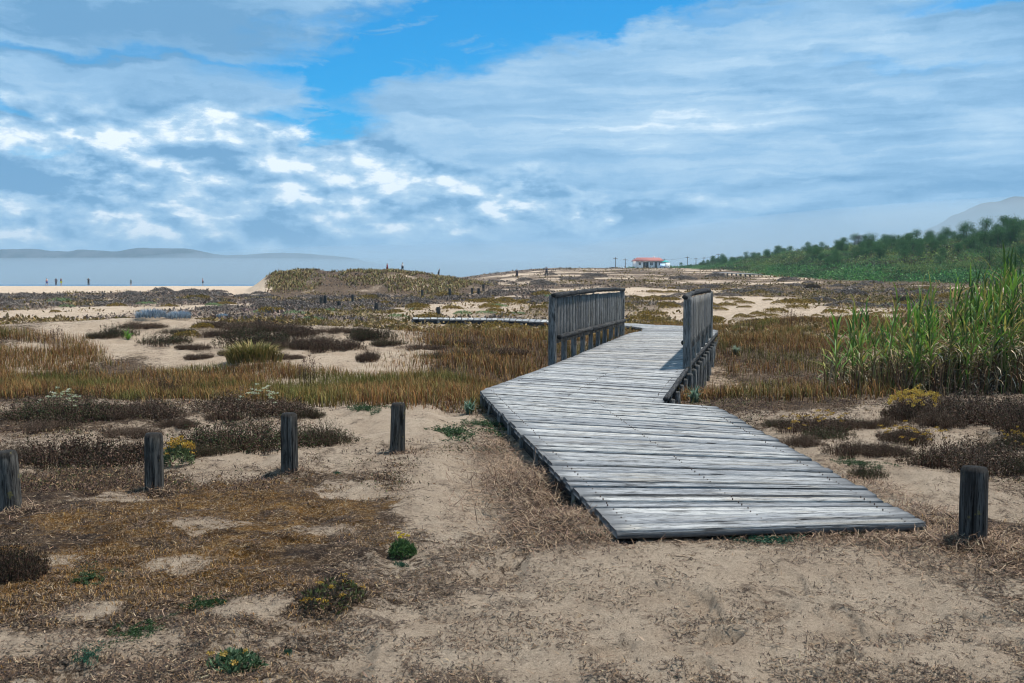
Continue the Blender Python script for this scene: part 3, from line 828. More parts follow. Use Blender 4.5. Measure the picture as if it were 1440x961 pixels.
for (px, py, w, h, k) in ((205, 462, 60, 12, 0), (140, 476, 40, 12, 4), (275, 492, 50, 10, 1), (310, 474, 60, 14, 5), (400, 466, 60, 14, 2), (385, 492, 60, 16, 3), (435, 490, 60, 20, 6), (545, 486, 50, 12, 5),
                          (300, 460, 50, 12, 1), (250, 470, 50, 10, 6), (590, 492, 60, 10, 1), (640, 484, 60, 8, 0), (410, 505, 40, 10, 5), (330, 500, 40, 12, 2), (480, 468, 60, 10, 6), (610, 505, 50, 10, 3), (650, 500, 40, 8, 5), (280, 505, 44, 10, 0), (350, 472, 60, 16, 4)):
    heath(px, py, w, h, 'small dark scrubby shrub among others on the sand mounds left of the bridge', k, .6, None, group='small shrubs on the sand mounds')
for (px, py, w, h, k) in ((60, 606, 80, 16, 1), (180, 612, 90, 16, 4), (250, 600, 60, 14, 2), (310, 590, 50, 14, 0), (430, 588, 60, 16, 5), (30, 650, 70, 26, 3), (200, 640, 60, 20, 6), (290, 640, 70, 18, 1), (1130, 625, 60, 14, 2), (1190, 600, 60, 14, 4), (1330, 600, 80, 26, 5), (1420, 592, 70, 30, 6),
                          (1250, 640, 70, 18, 3), (1320, 655, 80, 26, 0), (1430, 665, 60, 26, 2), (1400, 640, 60, 22, 1), (1100, 600, 50, 12, 0), (1240, 600, 60, 16, 2)):
    heath(px, py, w, h, 'low dark brown heather tuft among the larger heathers beside the path', k, .7, None, group='small heather tufts by the path')

# yellow flowers by a post, near plants
g = cushion(1100, .15, .20, [(.08, .12, .05), (.16, .20, .08), (.05, .06, .03)], .035, .3).mesh('foliage')
f = B(); flowers(f, 30, .15, .24, YEL, .026); FM = f.mesh('flower_heads')
plant('yellow_flower_plant', 'bushy yellow flowering plant right beside a grey log post', 'plant', 250, 655, [('foliage', g, M['leaf']), ('flower_heads', FM, M['leaf'])], s=.95)
def heads(n, r, h, cols, size):
    out = []
    for k in range(n):
        b = B(); x, y = disc(1, r); P = np.array((x[0], y[0], h * (.8 + .3 * random.random()))) + rng.normal(0, 1, (40, 3)) * (size * .4, size * .4, size * .15)
        leafquads(b, P, size * .5, pick(cols, 40), .8); log(b, (x[0] * .5, y[0] * .5, 0), (x[0], y[0], h * .85), .002, .002, 5, 1, 0, col=(.06, .1, .03))
        out.append(('flower_head', b.mesh('flower_head'), M['leaf']))
    return out
g2 = cushion(1500, .1, .10, [(.05, .11, .03), (.09, .16, .05), (.03, .06, .02)], .03, .25).mesh('foliage')
f = B(); flowers(f, 4, .05, .15, [(.75, .55, .02)], .022, .02); 
plant('flowering_cushion', 'small bright green tuft with a few yellow flower heads on the near sand', 'plant', 567, 783, [('foliage', g2, M['leaf'])] + heads(4, 0.05, 0.15, [(.65, .48, .03)], 0.018), s=.85)
g3 = cushion(900, .16, .07, [(.07, .13, .06), (.12, .19, .10), (.03, .05, .02)], .035, .3).mesh('foliage')
f = B(); flowers(f, 9, .14, .08, [(.70, .48, .10), (.6, .36, .05)], .03, .02)
plant('flowering_cushion', 'low green plant with orange yellow heads at the bottom edge of the photo', 'plant', 330, 942, [('foliage', g3, M['leaf'])] + heads(5, 0.14, 0.08, [(.55, .38, .10), (.42, .26, .05)], 0.022), s=.8)
g4 = cushion(900, .17, .11, [(.07, .05, .03), (.10, .12, .04), (.04, .03, .02)], .03, .3); flowers(g4, 14, .17, .11, YEL, .016, .04)
plant('flowering_cushion', 'small dark twiggy plant with many dull yellow tips on the near sand', 'plant', 470, 850, [('foliage', g4.mesh('foliage'), M['leaf'])])
SAGE = [(.14, .24, .16), (.24, .32, .24), (.10, .16, .11)]
RS = rosette(46, .22, SAGE, .03, 1.1).mesh('leaves')
plant('sea_plant', 'grey green rosette at the left corner of the boardwalk', 'plant', 660, 583, [('leaves', RS, M['leaf'])], s=.9)
plant('sea_plant', 'grey green rosette tucked under the bridge piles', 'plant', 977, 566, [('leaves', RS, M['leaf'])], s=1.1)
plant('sea_plant', 'pale sage plant alone in the grass right of the bridge', 'plant', 1035, 500, [('leaves', rosette(90, .26, [(.30, .36, .26), (.2, .27, .17)], .03).mesh('leaves'), M['leaf'])], s=1.0)
BL_ = cushion(700, .45, .28, [(.22, .30, .38), (.34, .42, .50), (.12, .18, .24)], .07, .35, True).mesh('leaves')
plant('silver_bush', 'silvery blue bush, left of a pair on the far mound', 'shrub', 213, 449, [('leaves', BL_, M['leaf'])], s=.85)
plant('silver_bush', 'silvery blue bush, right of a pair on the far mound', 'shrub', 252, 449, [('leaves', BL_, M['leaf'])], s=.72)
plant('silver_bush', 'tiny silvery bush standing alone behind the sand mound', 'shrub', 313, 447, [('leaves', BL_, M['leaf'])], s=.55)
plant('agave_like_plant', 'spiky bright green plant against the dark shrub on the left mound', 'plant', 180, 478, [('leaves', rosette(40, .5, [(.10, .24, .03), (.2, .3, .05)], .03, 1.5).mesh('leaves'), M['leaf'])], s=.6)
YC = [cushion(800, .5, .26, [(.20, .13, .025), (.30, .20, .04), (.10, .07, .02)], .06, .5).mesh('leaves') for _ in range(2)]
for px, py, s_, lab in ((262, 476, .8, 'golden yellow cushion between dark shrubs on the left mound'), (285, 463, .7, 'golden cushion higher up the left mound'), (78, 440, .7, 'brown cushion at the end of the tall grass'), (197, 440, .6, 'small brown cushion near the silvery bushes')):
    plant('yellow_cushion', lab, 'shrub', px, py, [('leaves', YC[0], M['leaf'])], s=s_ * .85)
CRP = [creeper(2600, .6, leaf=.022).mesh('leaves'), creeper(1100, .5, ((.02, .09, .05), (.04, .13, .07), (.02, .05, .03)), .026).mesh('leaves')]
for px, py, sx, sy, k, lab in ((645, 612, 1.1, .9, 0, 'green creeping mat spreading on sand left of the boardwalk'), (700, 600, .7, 1.0, 0, 'green creeping mat against the boardwalk side'),
    (520, 577, .9, .5, 0, 'thin green creeper across the bare sand patch'), (1100, 762, .62, .25, 1, 'small green creeper in front of the boardwalk end'), (1180, 748, .5, .2, 0, 'dark green creeper under the front plank'),
    (567, 798, .2, .10, 1, 'teal creeping plant in front of the green tuft'), (690, 635, .5, .5, 1, 'grey green creeper beside the straw heap'),
    (190, 890, .4, .22, 0, 'green creeper on brown moss at bottom left'), (120, 930, .4, .2, 1, 'green creeper at the bottom left corner'), (300, 850, .45, .2, 0, 'dark green creeper on the moss bed'), (130, 815, .5, .3, 0, 'dark green creeper behind the bottom left ones'),
    (830, 752, .3, .2, 1, 'small creeper by the left front corner of the boardwalk'), (1215, 655, .5, .5, 0, 'green creeper along the right edge of the boardwalk'), (405, 922, .08, .06, 1, 'tiny green seedling on the sand'), (475, 668, .12, .08, 1, 'tiny green sprout right of the middle post')):
    plant('creeping_plant', lab, 'plant', px, py, [('leaves', CRP[k], M['leaf'])], sxy=(sx * 1.15, sy * 1.15, max(.25, sx * .6)))
# pale golden grass clump and tall seed stalks
GC = cushion(900, .55, .3, [(.34, .26, .10), (.22, .18, .06), (.12, .13, .03)], .12, .3, True).mesh('blades')
plant('grass_clump', 'pale golden grass clump on the sand mound', 'grass', 355, 512, [('blades', GC, M['twig'])], sxy=(1.0, 1, .9))
def stalks(n, r, h):
    b = B(); x, y = disc(n, r); hh = h * (.6 + .5 * rng.random(n))
    blades(b, np.stack([x, y, x * 0], 1), hh, .012, rng.random(n) * 6.28, .25 * rng.random(n), pick([(.10, .055, .035)], n), None, .3)
    P = np.stack([x, y, hh * .85], 1).repeat(30, 0) + rng.normal(0, 1, (n * 30, 3)) * (.012, .012, .06)
    leafquads(b, P, .025, pick([(.09, .045, .03), (.16, .09, .05)], len(P)))
    return b.mesh('stalks')
STK = stalks(16, .35, .62)
for px, py, s_, lab in ((425, 548, 1.0, 'cluster of tall brown seed stalks rising above the golden grass'), (1265, 462, 1.0, 'brown seed stalks at the back of the reeds'), (1050, 470, 1.0, 'thin brown seed stalks behind the bridge'), (1110, 466, 1.2, 'brown seed stalks in the golden grass right of the bridge'), (75, 496, .9, 'single thin stalk cluster in the grass at far left')):
    plant('seed_stalks', lab, 'plant', px, py, [('stalks', STK, M['twig'])], s=s_)

# ------------------------------------------------------------------ ground stuff near the camera
def on_ground(x, y, dz=0.): return np.stack([x, y, height(x, y) + dz], 1)
DPOLY = np.array([FL, AL, BL] + inner + outer[::-1] + [BR, AR2, AR, FR])
def off_deck(x, y):
    x = np.asarray(x); y = np.asarray(y); ins = np.zeros(x.shape, bool)
    for (x0, y0), (x1, y1) in zip(DPOLY, np.roll(DPOLY, -1, 0)):
        c = ((y0 > y) != (y1 > y)) & (x < (x1 - x0) * (y - y0) / (y1 - y0 + 1e-12) + x0); ins ^= c
    return ~ins
def screen_pts(n, y0, y1, x0=-60, x1=1500, p=1.0):
    """ground points spread so that their density falls off with distance"""
    iy = 1 / y1 + (1 / y0 - 1 / y1) * rng.random(n) ** p
    y = 1 / iy; x = ((x0 + (x1 - x0) * rng.random(n)) - 720) / 1400 * y
    return x, y

# plant litter: small curled fragments, twigs
x, y = screen_pts(520000, 2.7, 16)
v, mo, gr = zones(x, y)
k = (rng.random(len(x)) < np.clip(.22 + 1.1 * v ** 1.3, 0, 1) * (.12 + 1.3 * ss(.40, .60, fbm(x * 5, y * 5, 91, 4)))) & off_deck(x, y)
x, y = x[k], y[k]; b = B(); n = len(x)
sticks(b, on_ground(x, y, .003), .008 + .040 * rng.random(n) ** 3, .0022 + .0026 * rng.random(n), rng.random(n) * 6.28, np.abs(rng.normal(0, .22, n)),
       pick([(.05, .03, .02), (.10, .06, .035), (.26, .17, .10), (.025, .018, .014), (.40, .30, .19)], n, [.36, .28, .14, .17, .05]))
tag(b.obj('plant_litter', M['twig']), kind='stuff')
# short dry grass and moss tufts
x, y = screen_pts(240000, 3.0, 15)
v, mo, gr = zones(x, y)
k = (rng.random(len(x)) < np.clip((v - .38) * 1.5 + mo * .6, 0, 1) * ss(.38, .62, fbm(x * 1.8, y * 1.8, 93, 4)) * 1.4) & off_deck(x, y)
x, y, mo = x[k], y[k], mo[k]; b = B(); n = len(x)
c = np.where((rng.random(n) < .25 + mo * .5)[:, None], pick([(.16, .075, .016), (.09, .05, .014), (.24, .13, .03)], n), pick([(.32, .22, .12), (.16, .10, .06), (.07, .045, .03)], n))
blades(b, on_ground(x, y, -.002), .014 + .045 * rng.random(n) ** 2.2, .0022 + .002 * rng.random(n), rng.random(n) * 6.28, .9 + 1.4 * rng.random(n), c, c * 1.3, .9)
tag(b.obj('dry_grass', M['twig']), kind='stuff')

# heap of dry straw against the left side of the boardwalk and a brown skirt round it
def straw(cx, cy, rx, ry, n, hmax, lmin, lmax, cols, w=.0034):
    x = rng.normal(0, 1, n) * rx; y = rng.normal(0, 1, n) * ry
    q = np.exp(-((x / rx) ** 2 + (y / ry) ** 2) * .5)
    x += cx; y += cy; k = off_deck(x, y); x, y, q = x[k], y[k], q[k]; n = len(x)
    P = on_ground(x, y) + np.stack([x * 0, x * 0, q * hmax * rng.random(n)], 1)
    b = B(); sticks(b, P, lmin + (lmax - lmin) * rng.random(n), w * (.6 + .8 * rng.random(n)), rng.random(n) * 6.28, rng.normal(.15, .32, n), pick(cols, n))
    return b
STR = [(.25, .16, .10), (.15, .09, .055), (.07, .042, .03), (.36, .26, .17)]
bs = B()
for (px, py, n, rx, ry, hm, l0, l1) in ((745, 690, 4200, .26, .62, .13, .03, .20), (742, 690, 260, .28, .6, .17, .15, .34), (790, 735, 2400, .20, .25, .07, .02, .12), (845, 757, 1600, .3, .10, .04, .02, .09), (700, 640, 1800, .16, .6, .08, .02, .14),
                            (1060, 758, 2600, .8, .06, .04, .015, .07), (1290, 765, 2200, .35, .12, .05, .02, .10), (1410, 770, 3000, .35, .4, .05, .02, .11), (1365, 768, 700, .10, .07, .06, .03, .09), (217, 692, 600, .09, .07, .04, .02, .07),
                            (407, 664, 500, .09, .07, .04, .02, .07), (1240, 700, 2600, .15, .9, .05, .02, .10), (15, 724, 700, .13, .1, .05, .02, .09), (558, 638, 400, .1, .1, .04, .02, .07)):
    cx, cy, _ = ground_at(px, py); s_ = straw(cx, cy, rx, ry, n, hm, l0, l1, STR)
    bs.add(np.concatenate(s_.V), [], (0, 0, 0)); bs.C[-1] = np.concatenate(s_.C)
    off = bs.n - len(bs.C[-1])
    for kk, ps_ in s_.P.items(): bs.P.setdefault(kk, []).append(np.concatenate(ps_) + off)
tag(bs.obj('dry_straw', M['twig']), kind='stuff')

x, y = screen_pts(30000, 7.5, 36)
v, mo, gr = zones(x, y)
k = (rng.random(len(x)) < np.clip(v * 1.5 - .35, 0, 1) * ss(.36, .6, fbm(x * 1.1, y * 1.1, 95, 3))) & off_deck(x, y)
x, y = x[k], y[k]; n = len(x); b = B(); m_ = 26
rr = (.03 + .11 * rng.random(n) ** 1.4) * (.55 + y / 34)
G_ = rng.normal(0, 1, (n, m_, 2)) * rr[:, None, None]; q = np.exp(-(G_ ** 2).sum(-1) / (2 * rr[:, None] ** 2))
X_ = (x[:, None] + G_[..., 0]).ravel(); Y_ = (y[:, None] + G_[..., 1]).ravel(); k2 = off_deck(X_, Y_)
P = on_ground(X_, Y_) + np.stack([0 * X_, 0 * X_, (q * rr[:, None] * .7 * rng.random((n, m_))).ravel()], 1)
c = pick([(.12, .068, .048), (.065, .036, .028), (.19, .11, .06), (.07, .08, .025), (.30, .20, .11)], n, [.28, .25, .20, .12, .15])
leafquads(b, P[k2], (np.repeat(rr, m_) * .28 * (.4 + rng.random(n * m_)))[k2], (np.repeat(c, m_, 0) * (.6 + .8 * rng.random((n * m_, 1))))[k2], .3, np.array((0, 0, .7)))
tag(b.obj('low_scrub', M['twig']), kind='stuff')

# golden grass filling the swale
def grass_band(n, y0, y1, x0, x1, dens, cols, h, w, name, lean=.55, topc=1.25):
    x = x0 + (x1 - x0) * rng.random(n); y = y0 + (y1 - y0) * rng.random(n)
    d = dens(x, y); k = (rng.random(n) < d) & off_deck(x, y); x, y, d = x[k], y[k], d[k]; n = len(x)
    cc = fbm(x / 1.2, y / 1.2, 15, 3)
    c = pick(cols, n); gmix = .8 * ss(.54, .74, cc)[:, None]
    c = c * (1 - gmix) + jit((.10, .11, .018), n) * gmix
    b = B(); hh = h * (.45 + .65 * rng.random(n)) * (.6 + .7 * vn(x / .8, y / .8, 44)) * (.55 + .45 * np.clip(d * 1.5, 0, 1))
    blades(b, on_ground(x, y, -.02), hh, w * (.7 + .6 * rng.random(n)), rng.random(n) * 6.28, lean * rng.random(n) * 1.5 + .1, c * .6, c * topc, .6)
    tag(b.obj(name, M['twig']), kind='stuff')
GOLD = [(.29, .135, .030), (.22, .088, .024), (.36, .22, .08), (.11, .05, .028), (.14, .13, .03)]
def dl(x, y):
    edge0 = 14.0 + .9 * np.sin(x * .5) + .5 * np.sin(x * 1.7); edge1 = np.interp(x, [-14, -9.5, -7.5, -4, 0], [23, 22, 19.5, 19.2, 18.6]) + 1.0 * (fbm(x / 1.5, y / 9, 3, 2) - .5)
    return ss(0, .8, y - edge0) * (1 - ss(-.6, .5, y - edge1)) * (1 - ss(-.2, .8, x - (y - 14) * .28)) * np.clip(ss(.33, .52, fbm(x / 1.3, y / 1.0, 19, 4)) + .04, 0, 1)
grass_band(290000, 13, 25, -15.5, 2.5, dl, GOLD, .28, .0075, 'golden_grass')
def dr(x, y):
    a = ss(12.6, 13.6, y - .1 * (x - 2)) * (1 - ss(17.0, 18.2, y)) * (1 - ss(4.9, 5.8, x)) * .9
    c = ss(24, 27, y) * (1 - ss(34, 36, y)) * ss(3.9, 4.6, x)
    d = ss(19, 20, y) * (1 - ss(25, 27, y)) * ss(4.2, 5.2, x) * .35
    e = ss(18.2, 20, y) * (1 - ss(30, 34, y)) * (1 - ss(1.0, 3.2, x - (y - 18) * .2)) * ss(-3.5, -1, x) * .6
    return np.clip(a + c + d + e, 0, 1) * np.clip(ss(.36, .54, fbm(x / 1.4, y / 1.2, 23, 4)) + .06, 0, 1)
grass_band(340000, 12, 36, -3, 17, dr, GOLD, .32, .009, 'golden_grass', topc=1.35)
# dune ridge grass and thin far ground cover
x = -30 + 32 * rng.random(60000); y = 84 + 42 * rng.random(60000)
X = x; x = x * y / 110
k = rng.random(60000) < ss(-27.5, -26.2, X) * (1 - ss(-6, -1, X)) * ss(90, 97, y) * ss(.42, .56, fbm(x / 3.2, y / 9, 29, 4)) * .8
x, y = x[k], y[k]; n = len(x); b = B()
c = pick([(.26, .18, .06), (.17, .17, .05), (.34, .27, .12), (.18, .10, .045)], n)
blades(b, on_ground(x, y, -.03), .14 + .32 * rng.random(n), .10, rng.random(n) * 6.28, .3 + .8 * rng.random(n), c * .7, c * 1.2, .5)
tag(b.obj('dune_grass', M['twig']), kind='stuff')
x, y = screen_pts(16000, 27, 330, p=1.0)
v, mo, gr = zones(x, y)
k = (rng.random(len(x)) < np.clip(v * 1.4 - .25, 0, 1) * (1 - gr)) & (v > .2) & ~((x * 110 / y > -33) & (x * 110 / y < -24) & (y > 80))
x, y = x[k], y[k]; n = len(x); b = B()
tone = fbm(x / 7, y / 7, 12, 3)
c1 = pick([(.20, .15, .12), (.12, .095, .08), (.28, .21, .16)], n); c2 = pick([(.24, .16, .06), (.17, .12, .03), (.28, .2, .10)], n)
c = np.where((tone + .3 * ss(.0, .2, x / y) > .57)[:, None], c2, c1)
rr = (.10 + .25 * rng.random(n)) * (.6 + y / 110); m_ = 16
G_ = rng.normal(0, 1, (n, m_, 2)) * rr[:, None, None] * (1.2, .9)
q = np.exp(-(G_[..., 0] ** 2 + G_[..., 1] ** 2) / (2 * (rr ** 2)[:, None]))
X_ = (x[:, None] + G_[..., 0]).ravel(); Y_ = (y[:, None] + G_[..., 1]).ravel(); k2 = off_deck(X_, Y_)
P = on_ground(X_, Y_, 0) + np.stack([0 * X_, 0 * X_, (q * (rr * .5)[:, None] * rng.random((n, m_))).ravel()], 1)
sz = (np.repeat(rr, m_) * .45) * (.5 + rng.random(n * m_))
leafquads(b, P[k2], sz[k2], (np.repeat(c, m_, 0) * (.7 + .6 * rng.random((n * m_, 1))))[k2], .6, np.array((0, 0, .5)))
tag(b.obj('far_ground_cover', M['twig']), kind='stuff')

# ------------------------------------------------------------------ low cushions over the plain (individual things)
def copies(name, protos, pts, labels, cat, group, smin, smax, zs=1.0, mat='leaf'):
    out = []
    for k, (x, y) in enumerate(pts):
        e = link(name, protos[k % len(protos)], M[mat], None, (x, y, gz(x, y) - .02), random.random() * 6.28)
        s = random.uniform(smin, smax) * (1 + .25 * random.random()) * (.5 + y / 110)
        e.scale = (s * random.uniform(.9, 1.5), s, s * zs * random.uniform(.7, 1.2))
        tag(e, labels, cat, group); out.append(e)
    return out
GREY = [(.23, .185, .155), (.14, .11, .095), (.32, .27, .22), (.07, .055, .045)]
gp = [cushion(1500, .5, .20, GREY, .045, .5).mesh('grey_cushion') for _ in range(4)]
def scatter(n, y0, y1, x0, x1, test, tries=20000):
    x, y = screen_pts(tries, y0, y1, x0, x1); k = test(x, y) & off_deck(x, y); return list(zip(x[k][:n], y[k][:n]))
zz_ = lambda x, y: zones(x, y)
def t_grey(x, y):
    v, mo, g_ = zones(x, y); px = x / y * 1400 + 720
    return (g_ < .05) & (v > .40) & ~((px > 370) & (px < 640) & (y > 88)) & ((px < 480) | (rng.random(len(x)) < .45)) & (y < 160)
copies('grey_cushion', gp, scatter(230, 50, 190, -20, 1450, t_grey), 'low grey brown cushion shrub on the sandy plain behind the mounds', 'shrub', 'grey cushion shrubs on the plain', .6, 1.8, .8, 'twig')
def t_yel(x, y):
    px = x / y * 1400 + 720; v, mo, g_ = zones(x, y)
    return (g_ < .05) & ((px > 500) | (rng.random(len(x)) < .12))
copies('yellow_cushion', YC, scatter(180, 33, 90, 40, 1450, t_yel), 'rounded yellow green cushion plant on the plain beyond the bridge', 'shrub', 'yellow cushion plants on the plain', .5, 1.3, .8)
GN = [cushion(500, .5, .3, [(.16, .24, .10), (.22, .30, .14), (.08, .13, .05)], .07, .5).mesh('green_tuft')]
copies('green_tuft', GN, [ground_at(px, py)[:2] for px, py in ((368, 440), (313, 432), (440, 450), (415, 442), (468, 438), (585, 436), (650, 442), (560, 446), (683, 441), (728, 442), (95, 432), (85, 425), (205, 428), (300, 430), (700, 432), (775, 418), (1040, 412), (985, 424))],
       'pale fresh green tuft on the sandy plain', 'plant', 'green tufts on the plain', .7, 1.1, .6)

# ------------------------------------------------------------------ giant reeds
def reed(h, dry, dead=False):
    b = B(); log(b, (0, 0, -.1), (random.uniform(-.12, .12) * h * .6, random.uniform(-.12, .12) * h * .6, h * .93), .013, .006, 6, 5, .02, col=(.30, .27, .09))
    top = b.V[0][-1].copy(); stem = b.mesh('stem')
    lv = B(); n = int(7 + h * 5.5); t_ = np.linspace(.22, 1, n) + rng.normal(0, .01, n)
    P = np.outer(t_, top); az = np.arange(n) * 2.5 + rng.normal(0, .6, n) + random.random() * 6
    L = (.26 + .26 * rng.random(n)) * (1.1 - .25 * t_); lean = .95 - .72 * t_ + rng.normal(0, .12, n)
    c = pick([(.08, .18, .026), (.14, .27, .04), (.035, .08, .017), (.33, .31, .07)], n, [.36, .30, .20, .14])
    if dead: c = pick([(.34, .24, .11), (.22, .14, .07), (.42, .33, .2)], n); lean = lean + .5
    long_leaf(lv, P, L, .029, az, lean, c)
    leaves = lv.mesh('leaves')
    dv = B(); n = dry; t_ = rng.random(n) * .5 + .03; P = np.outer(t_, top); az = rng.random(n) * 6.28
    long_leaf(dv, P, .22 + .25 * rng.random(n), .018, az, 1.0 + .6 * rng.random(n), pick([(.36, .27, .15), (.22, .13, .06), (.6, .5, .36)], n), 1.8)
    return stem, leaves, dv.mesh('dry_leaves')
def long_leaf(b, P, L, W, az, lean, col, droop=.85):
    """arching strap leaf, folded along its midrib"""
    n = len(P); S = 5; V = []; w = np.array([.55, 1, .85, .55, .03])
    d = np.stack([np.cos(az), np.sin(az), np.zeros(n)], 1); s = np.stack([-np.sin(az), np.cos(az), np.zeros(n)], 1); z = np.array((0, 0, 1.))
    p = P.copy(); L = np.broadcast_to(L, n)
    for k in range(S):
        V.append(p - s * W * w[k] / 2 + z * W * w[k] * .15); V.append(p.copy()); V.append(p + s * W * w[k] / 2 + z * W * w[k] * .15)
        a = lean + droop * (k / (S - 1)) ** 1.5
        p = p + (d * np.sin(a)[:, None] + z * np.cos(a)[:, None]) * (L / (S - 1))[:, None]
    V = np.stack(V, 1).reshape(-1, 3); i = np.arange(n)[:, None] * (3 * S); k = np.arange(S - 1)[None] * 3
    Q = np.concatenate([np.stack([i + k + o, i + k + o + 1, i + k + o + 4, i + k + o + 3], -1).reshape(-1, 4) for o in (0, 1)])
    b.add(V, [Q], np.repeat(col, 3 * S, 0))
REEDS = [reed(h, 22) for h in (1.0, 1.15, 1.3, 1.45, 1.6, 1.75, 1.9, 2.05, 2.2)]
DEAD = [reed(h, 20, True) for h in (1.2, 1.6)]
for ps_ in REEDS + DEAD:
    for me, mt in zip(ps_, ('leaf', 'leaf', 'twig')): me.materials.append(M[mt])
hs = np.array((1.0, 1.15, 1.3, 1.45, 1.6, 1.75, 1.9, 2.05, 2.2))
def add_reed(x, y, h, lab, grp):
    k = int(np.argmin(np.abs(hs - h))); k = min(8, max(0, k + random.choice((-1, 0, 0, 1))))
    e = link('giant_reed', None, loc=(x, y, gz(x, y))); e.rotation_euler = (random.gauss(0, .07), random.gauss(0, .07), random.random() * 6.28)
    s = h / hs[k]; e.scale = (1, 1, s); src = REEDS[k]
    if random.random() < .13: src = DEAD[h > 1.4]; e.scale = (1, 1, h / (1.2, 1.6)[h > 1.4]); lab = 'dead straw coloured reed standing among the green ones'; grp = 'dead reeds in the stand'
    tag(e, lab, 'reed', grp)
    for nm, me in zip(('stem', 'leaves', 'dry_leaves'), src): link(nm, me, None, e)
cnt = 0
while cnt < 225:
    px = 1150 + 355 * random.random() ** .8; D = random.uniform(14.0, 17.8)
    dens = np.interp(px, [1165, 1230, 1320, 1400], [.22, .34, .62, 1])
    if random.random() > dens: continue
    x = (px - 720) / 1400 * D
    h = np.interp(px, [1165, 1200, 1250, 1300, 1350, 1390, 1440, 1505], [.95, 1.2, 1.38, 1.42, 1.5, 1.72, 1.80, 1.8]) * random.uniform(.62, 1.1)
    add_reed(x, D, h, 'green giant reed with long arching leaves in the dense stand at right' if px > 1240 else 'slender green reed in the thin left fringe of the reed stand',
             'reeds of the dense stand' if px > 1240 else 'reeds of the thin left fringe'); cnt += 1
# dry understorey of the reeds
n = 6500; px = 1160 + 350 * rng.random(n) ** .8; y = 13.8 + 4 * rng.random(n); x = (px - 720) / 1400 * y; b = B()
blades(b, on_ground(x, y, -.02), .2 + .65 * rng.random(n) ** 1.5, .011 + .01 * rng.random(n), rng.random(n) * 6.28, .15 + .7 * rng.random(n) ** 2,
       pick([(.13, .075, .04), (.06, .035, .022), (.26, .18, .09), (.10, .12, .03)], n), None, .8)
tag(b.obj('dry_reed_litter', M['twig']), kind='stuff')

# ------------------------------------------------------------------ pines and bushes on the hill
PG = [(.030, .095, .026), (.055, .150, .040), (.018, .055, .018), (.09, .20, .05)]
def pine(h, r, ncl, cols, seed):
    tb = B(); lean = (random.uniform(-.1, .1) * h, random.uniform(-.1, .1) * h)
    log(tb, (0, 0, -.3), (lean[0], lean[1], h * .85), h * .028, h * .010, 8, 5, .1, col=(.07, .045, .032))
    cb = B()
    for k in range(ncl):
        t_ = random.random() ** .8; a = random.random() * 6.28
        rr = r * (1 - t_ * .55) * (random.random() ** .5) * (.75 + .4 * math.sin(a * 2 + seed))
        z = h * (.14 + .78 * t_ * (1 - .25 * (rr / r) ** 2)); cx = lean[0] * t_ + math.cos(a) * rr; cy = lean[1] * t_ + math.sin(a) * rr
        if k % 4 == 0: log(tb, (lean[0] * t_ * .8, lean[1] * t_ * .8, max(.3, z - rr * .5)), (cx, cy, z), h * .009, h * .004, 5, 2, .05, col=(.07, .045, .032))
        m_ = 60; s = h * .12 * random.uniform(.7, 1.5)
        d_ = rng.normal(size=(m_, 3)); d_ /= np.linalg.norm(d_, axis=1)[:, None]; P = d_ * (rng.random((m_, 1)) ** .33) * (s * 1.7, s * 1.7, s * 1.1) + (cx, cy, z)
        leafquads(cb, P, h * .042 * (.6 + .8 * rng.random(m_)), pick(cols, m_) * random.uniform(.65, 1.4), .34, np.array((0, 0, .9)))
    return tb.mesh('trunk'), cb.mesh('crown')
def bush_m(cols, leaf=.055, n=5200):
    b = B()
    for k in range(9):
        c = rng.normal(0, .42, 3) * (1, 1, 0); m_ = n // 9; rr = random.uniform(.4, .75)
        d = rng.normal(size=(m_, 3)); d /= np.linalg.norm(d, axis=1)[:, None]; d[:, 2] = np.abs(d[:, 2])
        P = c + d * rr * (.75 + .3 * rng.random((m_, 1))) * (1, 1, .9)
        leafquads(b, P, leaf * (.5 + .8 * rng.random(m_)), pick(cols, m_) * random.uniform(.7, 1.3), .45, np.array((0, 0, .6)))
    return b.mesh('foliage')
PINES = [pine(random.uniform(3.2, 4.2), random.uniform(1.7, 2.3), 54, PG, k) for k in range(6)]
GREYT = [pine(3.6, 1.6, 46, [(.08, .085, .07), (.05, .05, .045), (.11, .11, .09)], 9)]
for tr, cr in PINES + GREYT: tr.materials.append(M['twig']); cr.materials.append(M['leaf'])
BUSH = [bush_m([(.05, .14, .04), (.08, .20, .05), (.03, .08, .025), (.11, .20, .05)]), bush_m([(.04, .055, .02), (.07, .085, .03), (.025, .035, .014)]), bush_m([(.13, .19, .05), (.09, .14, .035), (.18, .24, .08)], .07)]
for m_ in BUSH: m_.materials.append(M['leaf'])
def hill_ok(x, y):
    return zones(x, y)[2] > .6
def add_tree(x, y, s, kind='pine'):
    P_ = random.choice(PINES if kind == 'pine' else GREYT)
    e = link('pine_tree' if kind == 'pine' else 'grey_tree', None, loc=(x, y, gz(x, y))); e.scale = (s, s, s * random.uniform(.8, 1.15)); e.rotation_euler = (0, 0, random.random() * 6.28)
    if kind == 'pine': tag(e, 'dark green pine on the wooded hill at right', 'tree', 'pines on the hill')
    else: tag(e, 'greyish bare looking tree among the pines on the hill', 'tree')
    link('trunk', P_[0], None, e); link('crown', P_[1], None, e)
n = 0
crest = lambda u: float(np.interp(u, [.13, .17, .27, .36, .51, .9], [560, 400, 280, 230, 195, 170]))
based = lambda u: float(np.interp(u, [.13, .17, .22, .27, .34, .51, .9], [420, 330, 205, 150, 128, 108, 95]))
